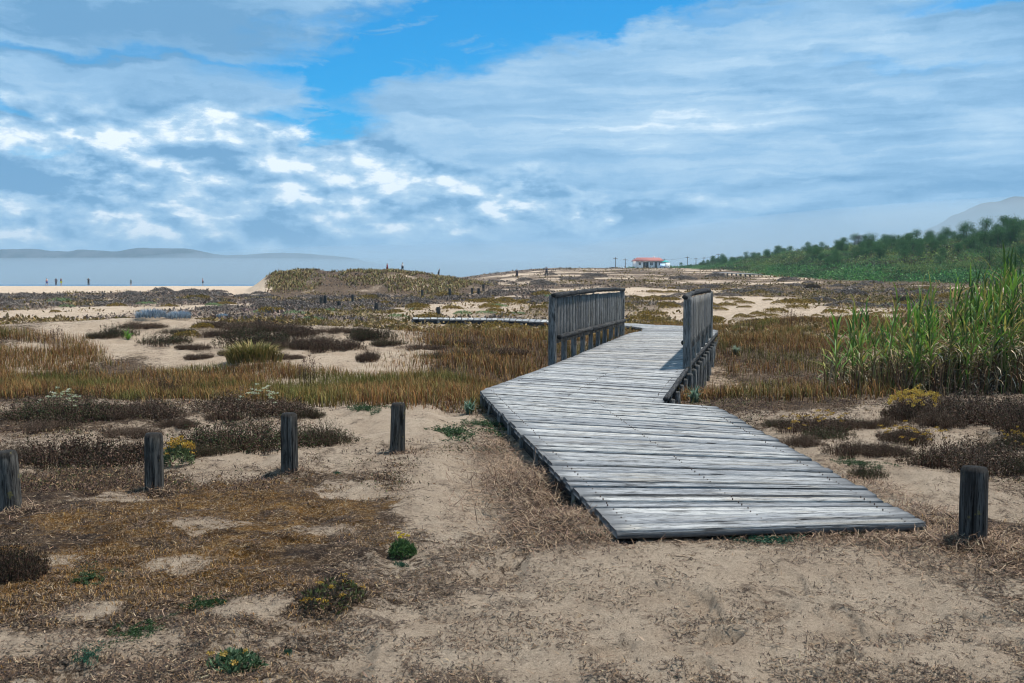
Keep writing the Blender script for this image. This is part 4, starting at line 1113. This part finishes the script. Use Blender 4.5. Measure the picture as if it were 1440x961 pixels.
while n < 290:
    u = random.uniform(.155, .56); t_ = random.random()
    t_ = random.uniform(.45, 1.12) if random.random() < .72 else random.uniform(.2, .6)
    y = based(u) + (crest(u) - based(u)) * t_; x = u * y
    if fbm(x / 14, y / 14, 31, 2) < .42 and t_ < .8: continue
    add_tree(x, y, random.uniform(.45, .85) * (.62 if u < .2 else 1) * (1.25 if u > .47 else 1)); n += 1
for px in (1205,):
    u = (px - 720) / 1400; y = based(u) + (crest(u) - based(u)) * .8; add_tree(u * y, y, .85, 'grey')
n = 0
while n < 280:
    u = random.uniform(.15, .56); t_ = random.random() ** 1.3 * .95 + .01
    y = based(u) + (crest(u) - based(u)) * t_; x = u * y
    k = 0 if random.random() < .6 else 1
    e = link('hill_bush', BUSH[k], None, None, (x, y, gz(x, y) - .2), random.random() * 6.28)
    s = random.uniform(1.2, 3.2) * (.6 if u < .2 else 1); e.scale = (s * 1.6, s * 1.3, s * .62)
    tag(e, 'rounded dark green bush on the lower slope of the wooded hill' if k == 0 else 'rounded olive brown bush on the lower slope of the wooded hill', 'bush', 'bushes on the hill'); n += 1
for px, D, s in ((1255, 135, 2.2), (1280, 137, 2.6), (1300, 133, 2.4), (1325, 130, 2.5), (1345, 136, 2.4), (1235, 140, 1.7)):
    x = (px - 720) / 1400 * D
    e = link('hill_bush', BUSH[2], None, None, (x, D, gz(x, D) - .2), random.random() * 6.28); e.scale = (s * 1.2, s, s * 1.15)
    tag(e, 'tall pale green bush in the light patch at the front of the hill', 'bush', 'pale bushes at the foot of the hill')

# scrub that carpets the slope between the bushes
n = 5600; u = .14 + .44 * rng.random(n); tt = rng.random(n) ** .9 * 1.1
bd_ = np.interp(u, [.13, .17, .22, .27, .34, .51, .9], [420, 330, 205, 150, 128, 108, 95]); cd_ = np.interp(u, [.13, .17, .27, .36, .51, .9], [560, 400, 280, 230, 195, 170])
y = bd_ + (cd_ - bd_) * tt; x = u * y; m_ = 60; rr = (.5 + 1.1 * rng.random(n)) * np.where(u < .2, .6, 1)
G_ = rng.normal(0, 1, (n, m_, 2)) * rr[:, None, None]; q = np.exp(-(G_ ** 2).sum(-1) / (2 * rr[:, None] ** 2))
P = on_ground((x[:, None] + G_[..., 0]).ravel(), (y[:, None] + G_[..., 1]).ravel()) + np.stack([np.zeros(n * m_)] * 2 + [(q * rr[:, None] * rng.random((n, m_))).ravel()], 1)
c = pick(PG, n); tn = ss(.5, .62, fbm(x / 16, y / 30, 47, 3))[:, None]; c = 1.5 * c * (1 - tn) + tn * pick([(.16, .20, .05), (.19, .25, .06), (.12, .10, .05)], n)
b = B(); leafquads(b, P, np.repeat(rr, m_) * .20 * (.5 + rng.random(n * m_)), np.repeat(c, m_, 0) * (.6 + .8 * rng.random((n * m_, 1))), .5, np.array((0, 0, .6)))
tag(b.obj('hillside_scrub', M['leaf']), kind='stuff')

# ------------------------------------------------------------------ house, poles, far walkway
M['white'] = mat_plain('white_render', (.80, .80, .78), .8, .06)
M['tile'] = mat_plain('red_roof_tiles', (.34, .12, .10), .8, .3, 8)
M['glass'] = mat_plain('dark_window_glass', (.03, .035, .04), .2, .2)
M['pole'] = mat_plain('pole_wood', (.14, .13, .12), .8, .3)
M['teal'] = mat_plain('teal_canvas', (.03, .35, .33), .7, .15)
def build_house():
    D = 350; x = (911 - 720) / 1400 * D; z = gz(x, D)
    e = link('beach_house', None, loc=(x, D, z), rz=.12)
    tag(e, 'long white single storey house with red tiled roof on the skyline', 'house')
    b = B(); w, d, h = 4.9, 3.0, 2.2
    # front wall with openings
    ops = [(-4.2, -3.3, .9, 1.8), (-2.6, -.6, 0, 1.85), (-.1, .9, .8, 1.8), (1.5, 2.4, 0, 1.9), (3.0, 4.1, .8, 1.8)]
    xs = [-w]
    for o in ops: xs += [o[0], o[1]]
    xs.append(w)
    for k in range(len(xs) - 1):
        if k % 2 == 0: box(b, xs[k], xs[k + 1], -d, -d + .25, -1, h)
        else:
            o = ops[k // 2]; box(b, xs[k], xs[k + 1], -d, -d + .25, o[3], h)
            if o[2] > 0: box(b, xs[k], xs[k + 1], -d, -d + .25, -1, o[2])
    box(b, -w, -w + .25, -d + .25, d, -1, h); box(b, w - .25, w, -d + .25, d, -1, h); box(b, -w + .25, w - .25, d - .25, d, -1, h)
    b.obj('wall', M['white'], e)
    for o in ops:
        p = B(); box(p, o[0], o[1], -d + .12, -d + .16, o[2], o[3])
        f_ = p.obj('door' if o[2] == 0 else 'window', M['glass'], e)
        q = B()
        for xx in (o[0], (o[0] + o[1]) / 2 - .03, o[1] - .06): box(q, xx, xx + .06, -d + .05, -d + .115, o[2], o[3])
        q.obj('frame', M['white'], f_)
    r = B(); ww, dd = w + .35, d + .5
    V = [(-ww, -dd, h + .002), (ww, -dd, h + .002), (ww, dd, h + .002), (-ww, dd, h + .002), (-ww + 1.2, 0, h + 1.25), (ww - 1.2, 0, h + 1.25), (-ww, -dd, h + .14), (ww, -dd, h + .14), (ww, dd, h + .14), (-ww, dd, h + .14)]
    r.add(V, [[(3, 2, 1, 0), (0, 1, 7, 6), (1, 2, 8, 7), (2, 3, 9, 8), (3, 0, 6, 9), (6, 7, 5, 4), (8, 9, 4, 5)], [(7, 8, 5), (9, 6, 4)]])
    ro = r.obj('roof', M['tile'], e)
    c = B(); box(c, 1.9, 2.4, .2, .7, h + .8, h + 1.7); c.obj('chimney', M['white'], ro)
    v = B(); box(v, w + .003, w + 2.2, -d + .4, d - .8, -1, 1.7); v.obj('annex', M['white'], e)
    e.scale = (1.0, 1.0, 1.05)
    # parasol, car, shrub next to it
    px_, D2 = 932, 325
    x2 = (935 - 720) / 1400 * D2; z2 = gz(x2, D2)
    pe = link('parasol', None, loc=(x2, D2, z2)); tag(pe, 'teal parasol standing right of the white house', 'parasol')
    b = B(); log(b, (0, 0, -.1), (0, 0, 2.3), .05, .05, 8, 2, 0); b.obj('pole', M['pole'], pe)
    b = B(); n = 8; th = np.arange(n) / n * 6.283
    V = [(0, 0, 2.6)] + [(1.4 * math.cos(a), 1.4 * math.sin(a), 1.95) for a in th] + [(0, 0, 2.5)] + [(1.4 * math.cos(a), 1.4 * math.sin(a), 1.80) for a in th]
    T = [(0, 1 + k, 1 + (k + 1) % n) for k in range(n)] + [(9, 10 + (k + 1) % n, 10 + k) for k in range(n)]
    b.add(V, [T, [(1 + k, 10 + k, 10 + (k + 1) % n, 1 + (k + 1) % n) for k in range(n)]]); b.obj('canopy', M['teal'], pe)
    x3 = (931 - 720) / 1400 * 315; y3 = 315
    car(x3, y3, 1.45, 'pale blue small car parked below the teal parasol', (.45, .60, .75))
    xb = (862 - 720) / 1400 * 330; tb_ = link('low_bush', BUSH[1], None, None, (xb, 330, gz(xb, 330) - .1), 1.0); tb_.scale = (1.5, 1, .8); tag(tb_, 'low dark bush on the skyline at the foot of the leftmost utility pole', 'bush')
    for px, s in ((886, 1.2), (889, .9)):
        xx = (px - 720) / 1400 * 342
        t_ = link('round_bush', BUSH[0], None, None, (xx, 342, gz(xx, 342) - .2), px); t_.scale = (s, s, s * (1.3 if px == 889 else 1))
        tag(t_, 'dark green bush at the left corner of the white house' if px == 886 else 'smaller bush squeezed between bush and house corner', 'bush')
def car(x, y, rz, lab, col):
    m_ = mat_plain('car_paint', col, .35, .05)
    e = link('parked_car', None, loc=(x, y, gz(x, y)), rz=rz); tag(e, lab, 'car')
    pts = [(-2, .35), (-2, .8), (-1.75, .95), (-1.2, 1.0), (-.75, 1.42), (.8, 1.45), (1.35, 1.0), (1.9, .88), (2, .6), (2, .35)]
    b = B(); n = len(pts); V = [(p[0], -.8, p[1]) for p in pts] + [(p[0], .8, p[1]) for p in pts]
    b.add(V, [[list(range(n))], [list(range(2 * n - 1, n - 1, -1))], [(k, k + n, (k + 1) % n + n, (k + 1) % n) for k in range(n)]])
    b.obj('body', m_, e)
    for s_ in (-.803, .803):
        b = B(); q = [(-1.0, 1.02), (-.7, 1.36), (.75, 1.39), (1.15, 1.02)]; V = [(a, s_, c_) for a, c_ in q] + [(a, s_ * .99, c_) for a, c_ in q]
        b.add(V, [[(0, 1, 2, 3), (7, 6, 5, 4), (0, 4, 5, 1), (1, 5, 6, 2), (2, 6, 7, 3), (3, 7, 4, 0)]]); b.obj('side_window', M['glass'], e)
    for wx in (-1.25, 1.25):
        for wy in (-.82, .62):
            b = B(); log(b, (wx, wy, .32), (wx, wy + .2, .32), .32, .32, 14, 2, 0); b.obj('wheel', M['glass'], e)
build_house()
poles = []
for px, top, D, lab in ((865, 362, 330, 'thin utility pole leftmost on the skyline'), (879, 364, 340, 'thin utility pole second from the left on the skyline'), (891.5, 363, 360, 'pole rising at the left end of the white house'), (933.5, 364, 345, 'pole rising at the right end of the white house'),
                   (966, 361, 380, 'first pole standing in the scrub right of the house'), (978, 363, 400, 'second pole in the scrub right of the house'), (989, 362, 420, 'third pole in the scrub right of the house'), (1009, 357, 400, 'last and highest pole before the pine hill')):
    x = (px - 720) / 1400 * D; z0 = gz(x, D); z1 = CAMZ + (396 - top) / 1400 * D
    e = link('utility_pole', None, loc=(x, D, z0)); tag(e, lab, 'utility pole', 'utility poles on the skyline')
    b = B(); log(b, (0, 0, -.5), (0, 0, z1 - z0), .14, .10, 8, 3, .02); b.obj('pole', M['pole'], e)
    b = B(); box(b, -.7, .7, .12, .22, z1 - z0 - .5, z1 - z0 - .36); b.obj('crossarm', M['pole'], e)
    b = B()
    for ix in (-.6, 0, .6): log(b, (ix, .17, z1 - z0 - .359), (ix, .17, z1 - z0 - .15), .05, .04, 6, 2, 0)
    b.obj('insulator', M['white'], e)
    poles.append((x, D, z1 - .15))
for (a, c, lab) in ((3, 4, 'overhead wire from the house to the first scrub pole'), (4, 5, 'overhead wire between the first two scrub poles'), (5, 6, 'short overhead wire between the second and third scrub poles'), (6, 7, 'overhead wire rising to the last pole')):
    b = B(); P = np.array(poles[a]); Q = np.array(poles[c]); o = P.copy()
    pts = [P + (Q - P) * t_ - (0, 0, 1.2 * t_ * (1 - t_) * 4 * .4) for t_ in np.linspace(0, 1, 9)]
    for p, q in zip(pts[:-1], pts[1:]): log(b, p - o, q - o, .03, .03, 5, 1, 0, dome=0)
    tag(b.obj('overhead_wire', M['glass'], None, o), lab, 'wire')
# far walkway below the hill
e = link('far_walkway', None, loc=(0, 0, 0)); p0 = ground_at(1008, 387); p1 = ground_at(1064, 389)
e.location = p0; tag(e, 'distant grey plank walkway crossing the foot of the hill', 'boardwalk')
b = B(); a = np.array(p0); c = np.array(p1); c[1] = a[1] * .93; c[0] = (1064 - 720) / 1400 * c[1]; n = 120
a[2] = gz(a[0], a[1]) + .45; c[2] = gz(c[0], c[1]) + .45
dd = c - a; L = np.linalg.norm(dd); dd /= L; nn = np.array((-dd[1], dd[0], 0)) * .9
for k in range(n):
    s0 = a + dd * L * (k / n); s1 = a + dd * (L * (k / n) + L / n * .94)
    V = [s0 - nn, s0 + nn, s1 + nn, s1 - nn]; V = V + [v_ - (0, 0, .06) for v_ in V]
    b.add(np.array(V) - np.array(p0), [[(0, 3, 2, 1), (4, 5, 6, 7), (0, 1, 5, 4), (1, 2, 6, 5), (2, 3, 7, 6), (3, 0, 4, 7)]], (random.random(), .1, 0), [(v_[0], v_[1], k) for v_ in V])
b.obj('deck', M['deck'], e)
for k in range(9):
    s0 = a + dd * L * (k + .5) / 9
    for sgn in (-1, 1):
        q = s0 + nn * sgn * .8 - np.array(p0); g_ = gz(q[0] + p0[0], q[1] + p0[1]) - p0[2]
        b = B(); log(b, (q[0], q[1], g_ - .2), (q[0], q[1], q[2] - .065), .07, .07, 8, 2, 0); b.obj('support_post', M['rail'], e)

# ------------------------------------------------------------------ people
def skin_mesh(name, verts, edges, radii, root, sub=2):
    me = bpy.data.meshes.new(name + '_src'); me.from_pydata(verts, edges, [])
    o = bpy.data.objects.new(name + '_src', me); COL.objects.link(o)
    md = o.modifiers.new('s', 'SKIN'); md.use_smooth_shade = True
    for k, v_ in enumerate(me.skin_vertices[0].data):
        r_ = radii[k]; v_.radius = r_ if isinstance(r_, tuple) else (r_, r_); v_.use_root = k == root
    ms = o.modifiers.new('u', 'SUBSURF'); ms.levels = sub; ms.render_levels = sub
    dg = bpy.context.evaluated_depsgraph_get(); ev = o.evaluated_get(dg)
    out = bpy.data.meshes.new_from_object(ev); out.name = name
    bpy.data.objects.remove(o); bpy.data.meshes.remove(me)
    return out
M['skin'] = mat_plain('skin', (.42, .25, .17), .6, .05)
M['hair'] = mat_plain('hair', (.03, .02, .015), .6, .2)
def cloth(c): return mat_plain('cloth', c, .85, .1)
def person(x, y, rz, lab, shirt, short, pose='stand', long=False, s=1.0):
    z = gz(x, y); e = link('person', None, loc=(x, y, z), rz=rz); tag(e, lab, 'person'); e.scale = (s, s, s)
    st = .22 if pose in ('walk', 'lean') else .04
    ln = .18 if pose == 'lean' else 0
    V = [(0, 0, .95), (0, ln * .3, 1.15), (0, ln * .8, 1.38), (0, ln, 1.50), (0, ln + .02, 1.58), (0, ln + .03, 1.68),
         (-.17, ln * .8, 1.42), (-.23, ln * .6 + .05, 1.15), (-.24, ln * .6 + .12, .92), (.17, ln * .8, 1.42), (.23, ln * .6 - .03, 1.15), (.24, ln * .6 + .05, .92),
         (-.09, 0, .90), (-.11, st * .6, .50), (-.11, st, .08), (-.11, st + .14, .03), (.09, 0, .90), (.11, -st * .3, .50), (.11, -st, .08), (.11, -st + .14, .03)]
    if pose == 'arms': V[7] = (-.33, .1, 1.40); V[8] = (-.30, .15, 1.66); V[10] = (.30, .12, 1.2); V[11] = (.15, .3, 1.3)
    E = [(0, 1), (1, 2), (2, 3), (3, 4), (4, 5), (2, 6), (6, 7), (7, 8), (2, 9), (9, 10), (10, 11), (0, 12), (12, 13), (13, 14), (14, 15), (0, 16), (16, 17), (17, 18), (18, 19)]
    Rr = [.14, .12, .15, .06, .07, .10, .06, .045, .032, .06, .045, .032, .09, .06, .04, .03, .09, .06, .04, .03]
    body = link('body', skin_mesh('body', V, E, Rr, 0), M['skin'], e)
    sv = [V[0], V[1], V[2], V[6], V[7], V[9], V[10]]; sv = [Vector(v_) for v_ in sv]
    sv[4] = sv[3].lerp(sv[4], .7); sv[6] = sv[5].lerp(sv[6], .7)
    link('shirt', skin_mesh('shirt', sv, [(0, 1), (1, 2), (2, 3), (3, 4), (2, 5), (5, 6)], [.155, .145, .17, .085, .07, .085, .07], 0), cloth(shirt), e)
    f_ = .95 if long else .8
    a_, b_ = Vector(V[12]), Vector(V[13]); c_, d_ = Vector(V[16]), Vector(V[17]); a2, c2 = Vector(V[14]), Vector(V[18])
    pv = [Vector(V[0]) - Vector((0, 0, .02)), a_, a_.lerp(b_, f_), c_, c_.lerp(d_, f_)]; pe_ = [(0, 1), (1, 2), (0, 3), (3, 4)]; pr = [.16, .115, .09, .115, .09]
    if long: pv += [b_.lerp(a2, .85), d_.lerp(c2, .85)]; pe_ += [(2, 5), (4, 6)]; pr += [.065, .065]
    link('trousers' if long else 'shorts', skin_mesh('shorts', pv, pe_, pr, 0), cloth(short), e)
    h_ = Vector(V[5]); link('hair', skin_mesh('hair', [h_ + Vector((0, -.03, -.03)), h_ + Vector((0, -.02, .05))], [(0, 1)], [.098, .10], 0), M['hair'], e)
def pp(px, py, D=None):
    if D is None: x, y, z = ground_at(px, py); return x, y
    return (px - 720) / 1400 * D, D
# beach crest
for px, D, rz, lab, sh_, so_, pose in (
    (67, 205, 1.4, 'person in a pale top and blue shorts at the left end of the beach group', (.55, .35, .32), (.06, .08, .30), 'walk'),
    (80, 207, .4, 'dark dressed person standing in the middle of the beach group', (.03, .03, .05), (.05, .05, .07), 'stand'),
    (87, 205, -.5, 'person in a dark red top and bright yellow shorts on the beach', (.12, .02, .04), (.55, .65, .03), 'stand'),
    (125.5, 203, .2, 'person in black with one arm raised, alone on the beach crest', (.012, .014, .02), (.012, .014, .02), 'arms'),
    (185, 209, .2, 'tiny far person almost hidden behind the beach crest', (.10, .2, .22), (.1, .15, .2), 'stand'),
    (286, 208, 2.0, 'person in a pink top with dark shorts on the beach crest near the dune', (.45, .25, .30), (.03, .03, .05), 'stand')):
    x, y = pp(px, 0, D); person(x, y, rz, lab, sh_, so_, pose, px in (80, 125.5), .95 if px != 185 else .8)
for px, D, rz, lab, sh_, so_, pose in (
    (545, 113, 1.5, 'person in a red top on the dune crest', (.40, .02, .03), (.25, .02, .03), 'walk'),
    (566.5, 113, 1.2, 'person in a white and red outfit on the dune crest', (.75, .72, .70), (.02, .02, .03), 'walk'),
    (617, 125, -1.2, 'person in dark blue leaning forward on the low end of the dune', (.01, .015, .05), (.01, .012, .03), 'lean'),
    (727, 150, .5, 'dark dressed person walking on the plain left of the bridge railing', (.02, .02, .035), (.02, .02, .03), 'walk'),
    (768.5, 150, .9, 'person with a pale bag strap walking on the plain above the railing', (.05, .05, .08), (.02, .02, .03), 'walk')):
    x, y = pp(px, 0, D); person(x, y, rz, lab, sh_, so_, pose, True, .62 if D < 140 else .85)

# ------------------------------------------------------------------ sky and light
SUN = Vector((.42, .16, 1.3)).normalized()
sel = math.asin(SUN.z); saz = math.atan2(SUN.x, SUN.y)
w = bpy.data.worlds.new('World'); sc.world = w; w.use_nodes = True
t = NT(w.node_tree)
STR_ = .1
def n2d(vec, scale, detail=4, rough=.55, dist=0.0):
    return t.n('ShaderNodeTexNoise', noise_dimensions='2D', i={'Vector': vec, 'Scale': scale, 'Detail': detail, 'Roughness': rough, 'Distortion': dist}).outputs['Fac']
sky = t.n('ShaderNodeTexSky', sky_type='NISHITA', sun_disc=False, sun_elevation=sel, sun_rotation=saz, air_density=1.0, dust_density=.3, ozone_density=2.0)
G = t.n('ShaderNodeTexCoord').outputs['Generated']
sp = t.n('ShaderNodeSeparateXYZ', i={0: G})
DEG = 57.2958
az = t.m('MULTIPLY', t.m('ARCTAN2', sp.outputs[0], sp.outputs[1]), DEG)
el = t.m('MULTIPLY', t.m('ARCSINE', sp.outputs[2]), DEG)
A = t.xyz(az, el)
def deg(px, py):
    a = math.atan((px - 720) / 1400); return math.degrees(a), math.degrees(math.atan((396 - py) / 1400 * math.cos(a)))
wn = t.n('ShaderNodeTexNoise', noise_dimensions='2D', i={'Vector': t.scale(A, .12, .34, 1), 'Scale': 1.0, 'Detail': 7.0, 'Roughness': .62})
ws = t.n('ShaderNodeSeparateColor', i={0: wn.outputs['Color']})
waz = t.m('ADD', az, t.m('MULTIPLY', t.m('SUBTRACT', ws.outputs[0], .5), 9.0))
wel = t.m('ADD', el, t.m('MULTIPLY', t.m('SUBTRACT', ws.outputs[1], .5), 4.2))
def ell(px, py, rx, ry, rot=0, soft=(.35, 1.25), val=1.0, warp=True):
    c = deg(px, py); k = 1400 / DEG; rx, ry = rx / k, ry / k
    dx = t.m('SUBTRACT', waz if warp else az, c[0]); dy = t.m('SUBTRACT', wel if warp else el, c[1]); cr, sr = math.cos(R(rot)), math.sin(R(rot))
    X_ = t.m('ADD', t.m('MULTIPLY', dx, cr / rx), t.m('MULTIPLY', dy, sr / rx)); Y_ = t.m('ADD', t.m('MULTIPLY', dx, -sr / ry), t.m('MULTIPLY', dy, cr / ry))
    d = t.m('SQRT', t.m('ADD', t.m('MULTIPLY', X_, X_), t.m('MULTIPLY', Y_, Y_)))
    return t.rng(d, soft[0], soft[1], val, 0.0)
def acc(lst):
    s = lst[0]
    for q in lst[1:]: s = t.m('ADD', s, q)
    return s
blue = acc([ell(650, 52, 370, 56, 9, (.5, 1.1)), ell(860, 14, 260, 40, 4, (.4, 1.15)), ell(500, 120, 66, 66, 0, (.3, 1.15)), ell(445, 182, 110, 20, 0, (.3, 1.15), .95), ell(150, 74, 330, 9, 0, (.1, 1.3), .5),
            ell(0, 160, 70, 9, 0, (.1, 1.2), .6), ell(1420, -8, 150, 18, 0, (.3, 1.2), .8), ell(1010, 40, 110, 10, 3, (.1, 1.3), .3), ell(1270, 95, 120, 9, -5, (.1, 1.3), .25), ell(60, 215, 35, 8, 0, (.1, 1.3), .4)])
veil = n2d(t.scale(A, .30, .9, 1), 1.0, 9, .68, .5)
blue = t.m('MULTIPLY', blue, t.rng(veil, .32, .46, .55, 1.0), None, True)
# cloud brightness: soft stratus sheet with gentle bands
W_ = t.xyz(waz, wel)
st1 = n2d(t.scale(W_, .07, .42, 1, (3, 1, 0)), 1.0, 8, .56, .2)
st2 = n2d(t.scale(t.xyz(az, t.m('ADD', el, t.m('MULTIPLY', ws.outputs[2], 1.2))), .13, 1.9, 1, (7, 3, 0)), 1.0, 5, .55, .2)
rip = ell(1080, 190, 560, 150, 0, (.3, 1.2), 1.0, False)
strat = t.m('ADD', t.m('MULTIPLY', t.m('SUBTRACT', st1, .5), 1.3), t.m('MULTIPLY', t.m('SUBTRACT', st2, .5), t.m('ADD', t.m('MULTIPLY', rip, .62), .20)))
strat = t.m('ADD', strat, .28)
strat = acc([strat, ell(1000, 190, 460, 130, 0, (.2, 1.3), .22, False), ell(330, 105, 200, 36, 0, (.2, 1.3), .10), ell(200, 15, 480, 50, 0, (.2, 1.4), -.18, False), ell(1440, 60, 260, 90, 0, (.2, 1.4), -.12, False), ell(1320, 275, 420, 34, 0, (.2, 1.4), -.16, False), ell(120, 80, 260, 12, 0, (.2, 1.4), -.25)])
# cumulus relief: difference of two noise samples shifted towards the sun
def puff(off):
    v_ = t.scale(A, .17, .34, 1, (off[0] * .17, off[1] * .34, 0))
    n_ = t.n('ShaderNodeTexNoise', noise_dimensions='2D', i={'Vector': v_, 'Scale': 1.0, 'Detail': 7.0, 'Roughness': .55, 'Distortion': .1}).outputs['Fac']
    vo = t.n('ShaderNodeTexVoronoi', feature='SMOOTH_F1', voronoi_dimensions='2D', i={'Vector': t.scale(W_, .36, .62, 1, (off[0] * .36, off[1] * .62, 0)), 'Scale': 1.0, 'Smoothness': .5, 'Detail': 1.0, 'Roughness': .5}).outputs['Distance']
    return t.m('SUBTRACT', n_, t.m('MULTIPLY', vo, .16))
pf0 = puff((0, 0)); pf1 = puff((.32, .62))
rel = t.m('MULTIPLY', t.m('SUBTRACT', pf0, pf1), 4.2)
cum = t.m('ADD', t.m('ADD', t.m('MULTIPLY', rel, .72), .43), t.m('MULTIPLY', t.m('SUBTRACT', pf0, .40), .9))
cum = acc([cum, ell(280, 275, 140, 40, 0, (.2, 1.2), .34), ell(385, 200, 80, 22, 0, (.2, 1.2), .34), ell(430, 285, 120, 24, 0, (.2, 1.2), .18), ell(120, 180, 190, 24, -4, (.2, 1.2), .2),
           ell(560, 250, 260, 26, -6, (.2, 1.2), .26), ell(40, 255, 120, 34, 0, (.2, 1.2), -.14), ell(100, 335, 130, 12, 0, (.2, 1.2), .22), ell(700, 290, 200, 24, 0, (.2, 1.2), .14), ell(250, 225, 140, 14, 0, (.2, 1.2), -.15), ell(470, 265, 70, 12, 0, (.2, 1.2), -.2), ell(180, 325, 360, 20, 0, (.2, 1.2), -.10)])
cm = acc([ell(180, 255, 460, 106, 0, (.6, 1.25)), ell(560, 280, 400, 64, -3, (.4, 1.25)), ell(940, 292, 240, 18, 0, (.3, 1.2), .5)])
cm = t.m('MINIMUM', cm, 1.0)
br = t.mix(cm, t.xyz(strat, strat, strat), t.xyz(cum, cum, cum))
br = t.n('ShaderNodeSeparateColor', i={0: br}).outputs[0]
# horizon haze in the sky itself
hzf = t.rng(el, .2, 3.0, 1.0, 0.0)
ccol = t.n('ShaderNodeValToRGB', i={0: br}).outputs[0]
cr_ = ccol.node.color_ramp; cr_.elements[0].position = 0.0; cr_.elements[0].color = (.13, .31, .53, 1); cr_.elements[1].position = 1.0; cr_.elements[1].color = (.86, .93, .98, 1)
e1 = cr_.elements.new(.35); e1.color = (.27, .47, .69, 1); e2 = cr_.elements.new(.68); e2.color = (.44, .62, .79, 1)
skyc = t.mix(1.0, sky.outputs[0], (.0, .80, 1.25), 'MULTIPLY')
ccol10 = t.mix(1.0, ccol, (10, 10, 10), 'MULTIPLY')
allc = t.mix(blue, ccol10, skyc)
hcol = t.mix(t.rng(az, -22, 14), (3.8, 5.7, 7.5), (4.3, 5.6, 7.0))
allc = t.mix(t.m('MULTIPLY', hzf, .80), allc, hcol)
w.cycles.sampling_method = 'MANUAL'; w.cycles.sample_map_resolution = 256
bg = t.n('ShaderNodeBackground', i={0: allc, 1: STR_})
o = t.n('ShaderNodeOutputWorld'); t.link(bg.outputs[0], o.inputs[0])

sl = bpy.data.lights.new('sun', 'SUN'); sl.energy = 5.0; sl.angle = R(2.2); sl.color = (1, .94, .86)
so = link('sun', sl); so.rotation_euler = SUN.to_track_quat('Z', 'Y').to_euler()

cam = bpy.data.cameras.new('camera'); co = link('camera', cam, loc=(0, 0, CAMZ))
cam.lens = 35; cam.sensor_width = 36; cam.clip_start = .05; cam.clip_end = 20000
co.rotation_euler = (math.pi / 2 - PITCH, 0, 0)
cam.dof.use_dof = True; cam.dof.focus_distance = 10; cam.dof.aperture_fstop = 6.3
sc.camera = co
vs = sc.view_settings
vs.view_transform = 'Standard'; vs.look = 'None'; vs.exposure = .25; vs.gamma = 1; vs.use_curve_mapping = False
sc.cycles.use_denoising = True; sc.cycles.pixel_filter_type = 'BLACKMAN_HARRIS'; sc.cycles.filter_width = 1.1; sc.cycles.adaptive_threshold = .008
sc.cycles.max_bounces = 5; sc.cycles.diffuse_bounces = 2; sc.cycles.glossy_bounces = 2; sc.cycles.transmission_bounces = 2
sc.cycles.volume_bounces = 0; sc.cycles.use_adaptive_sampling = True
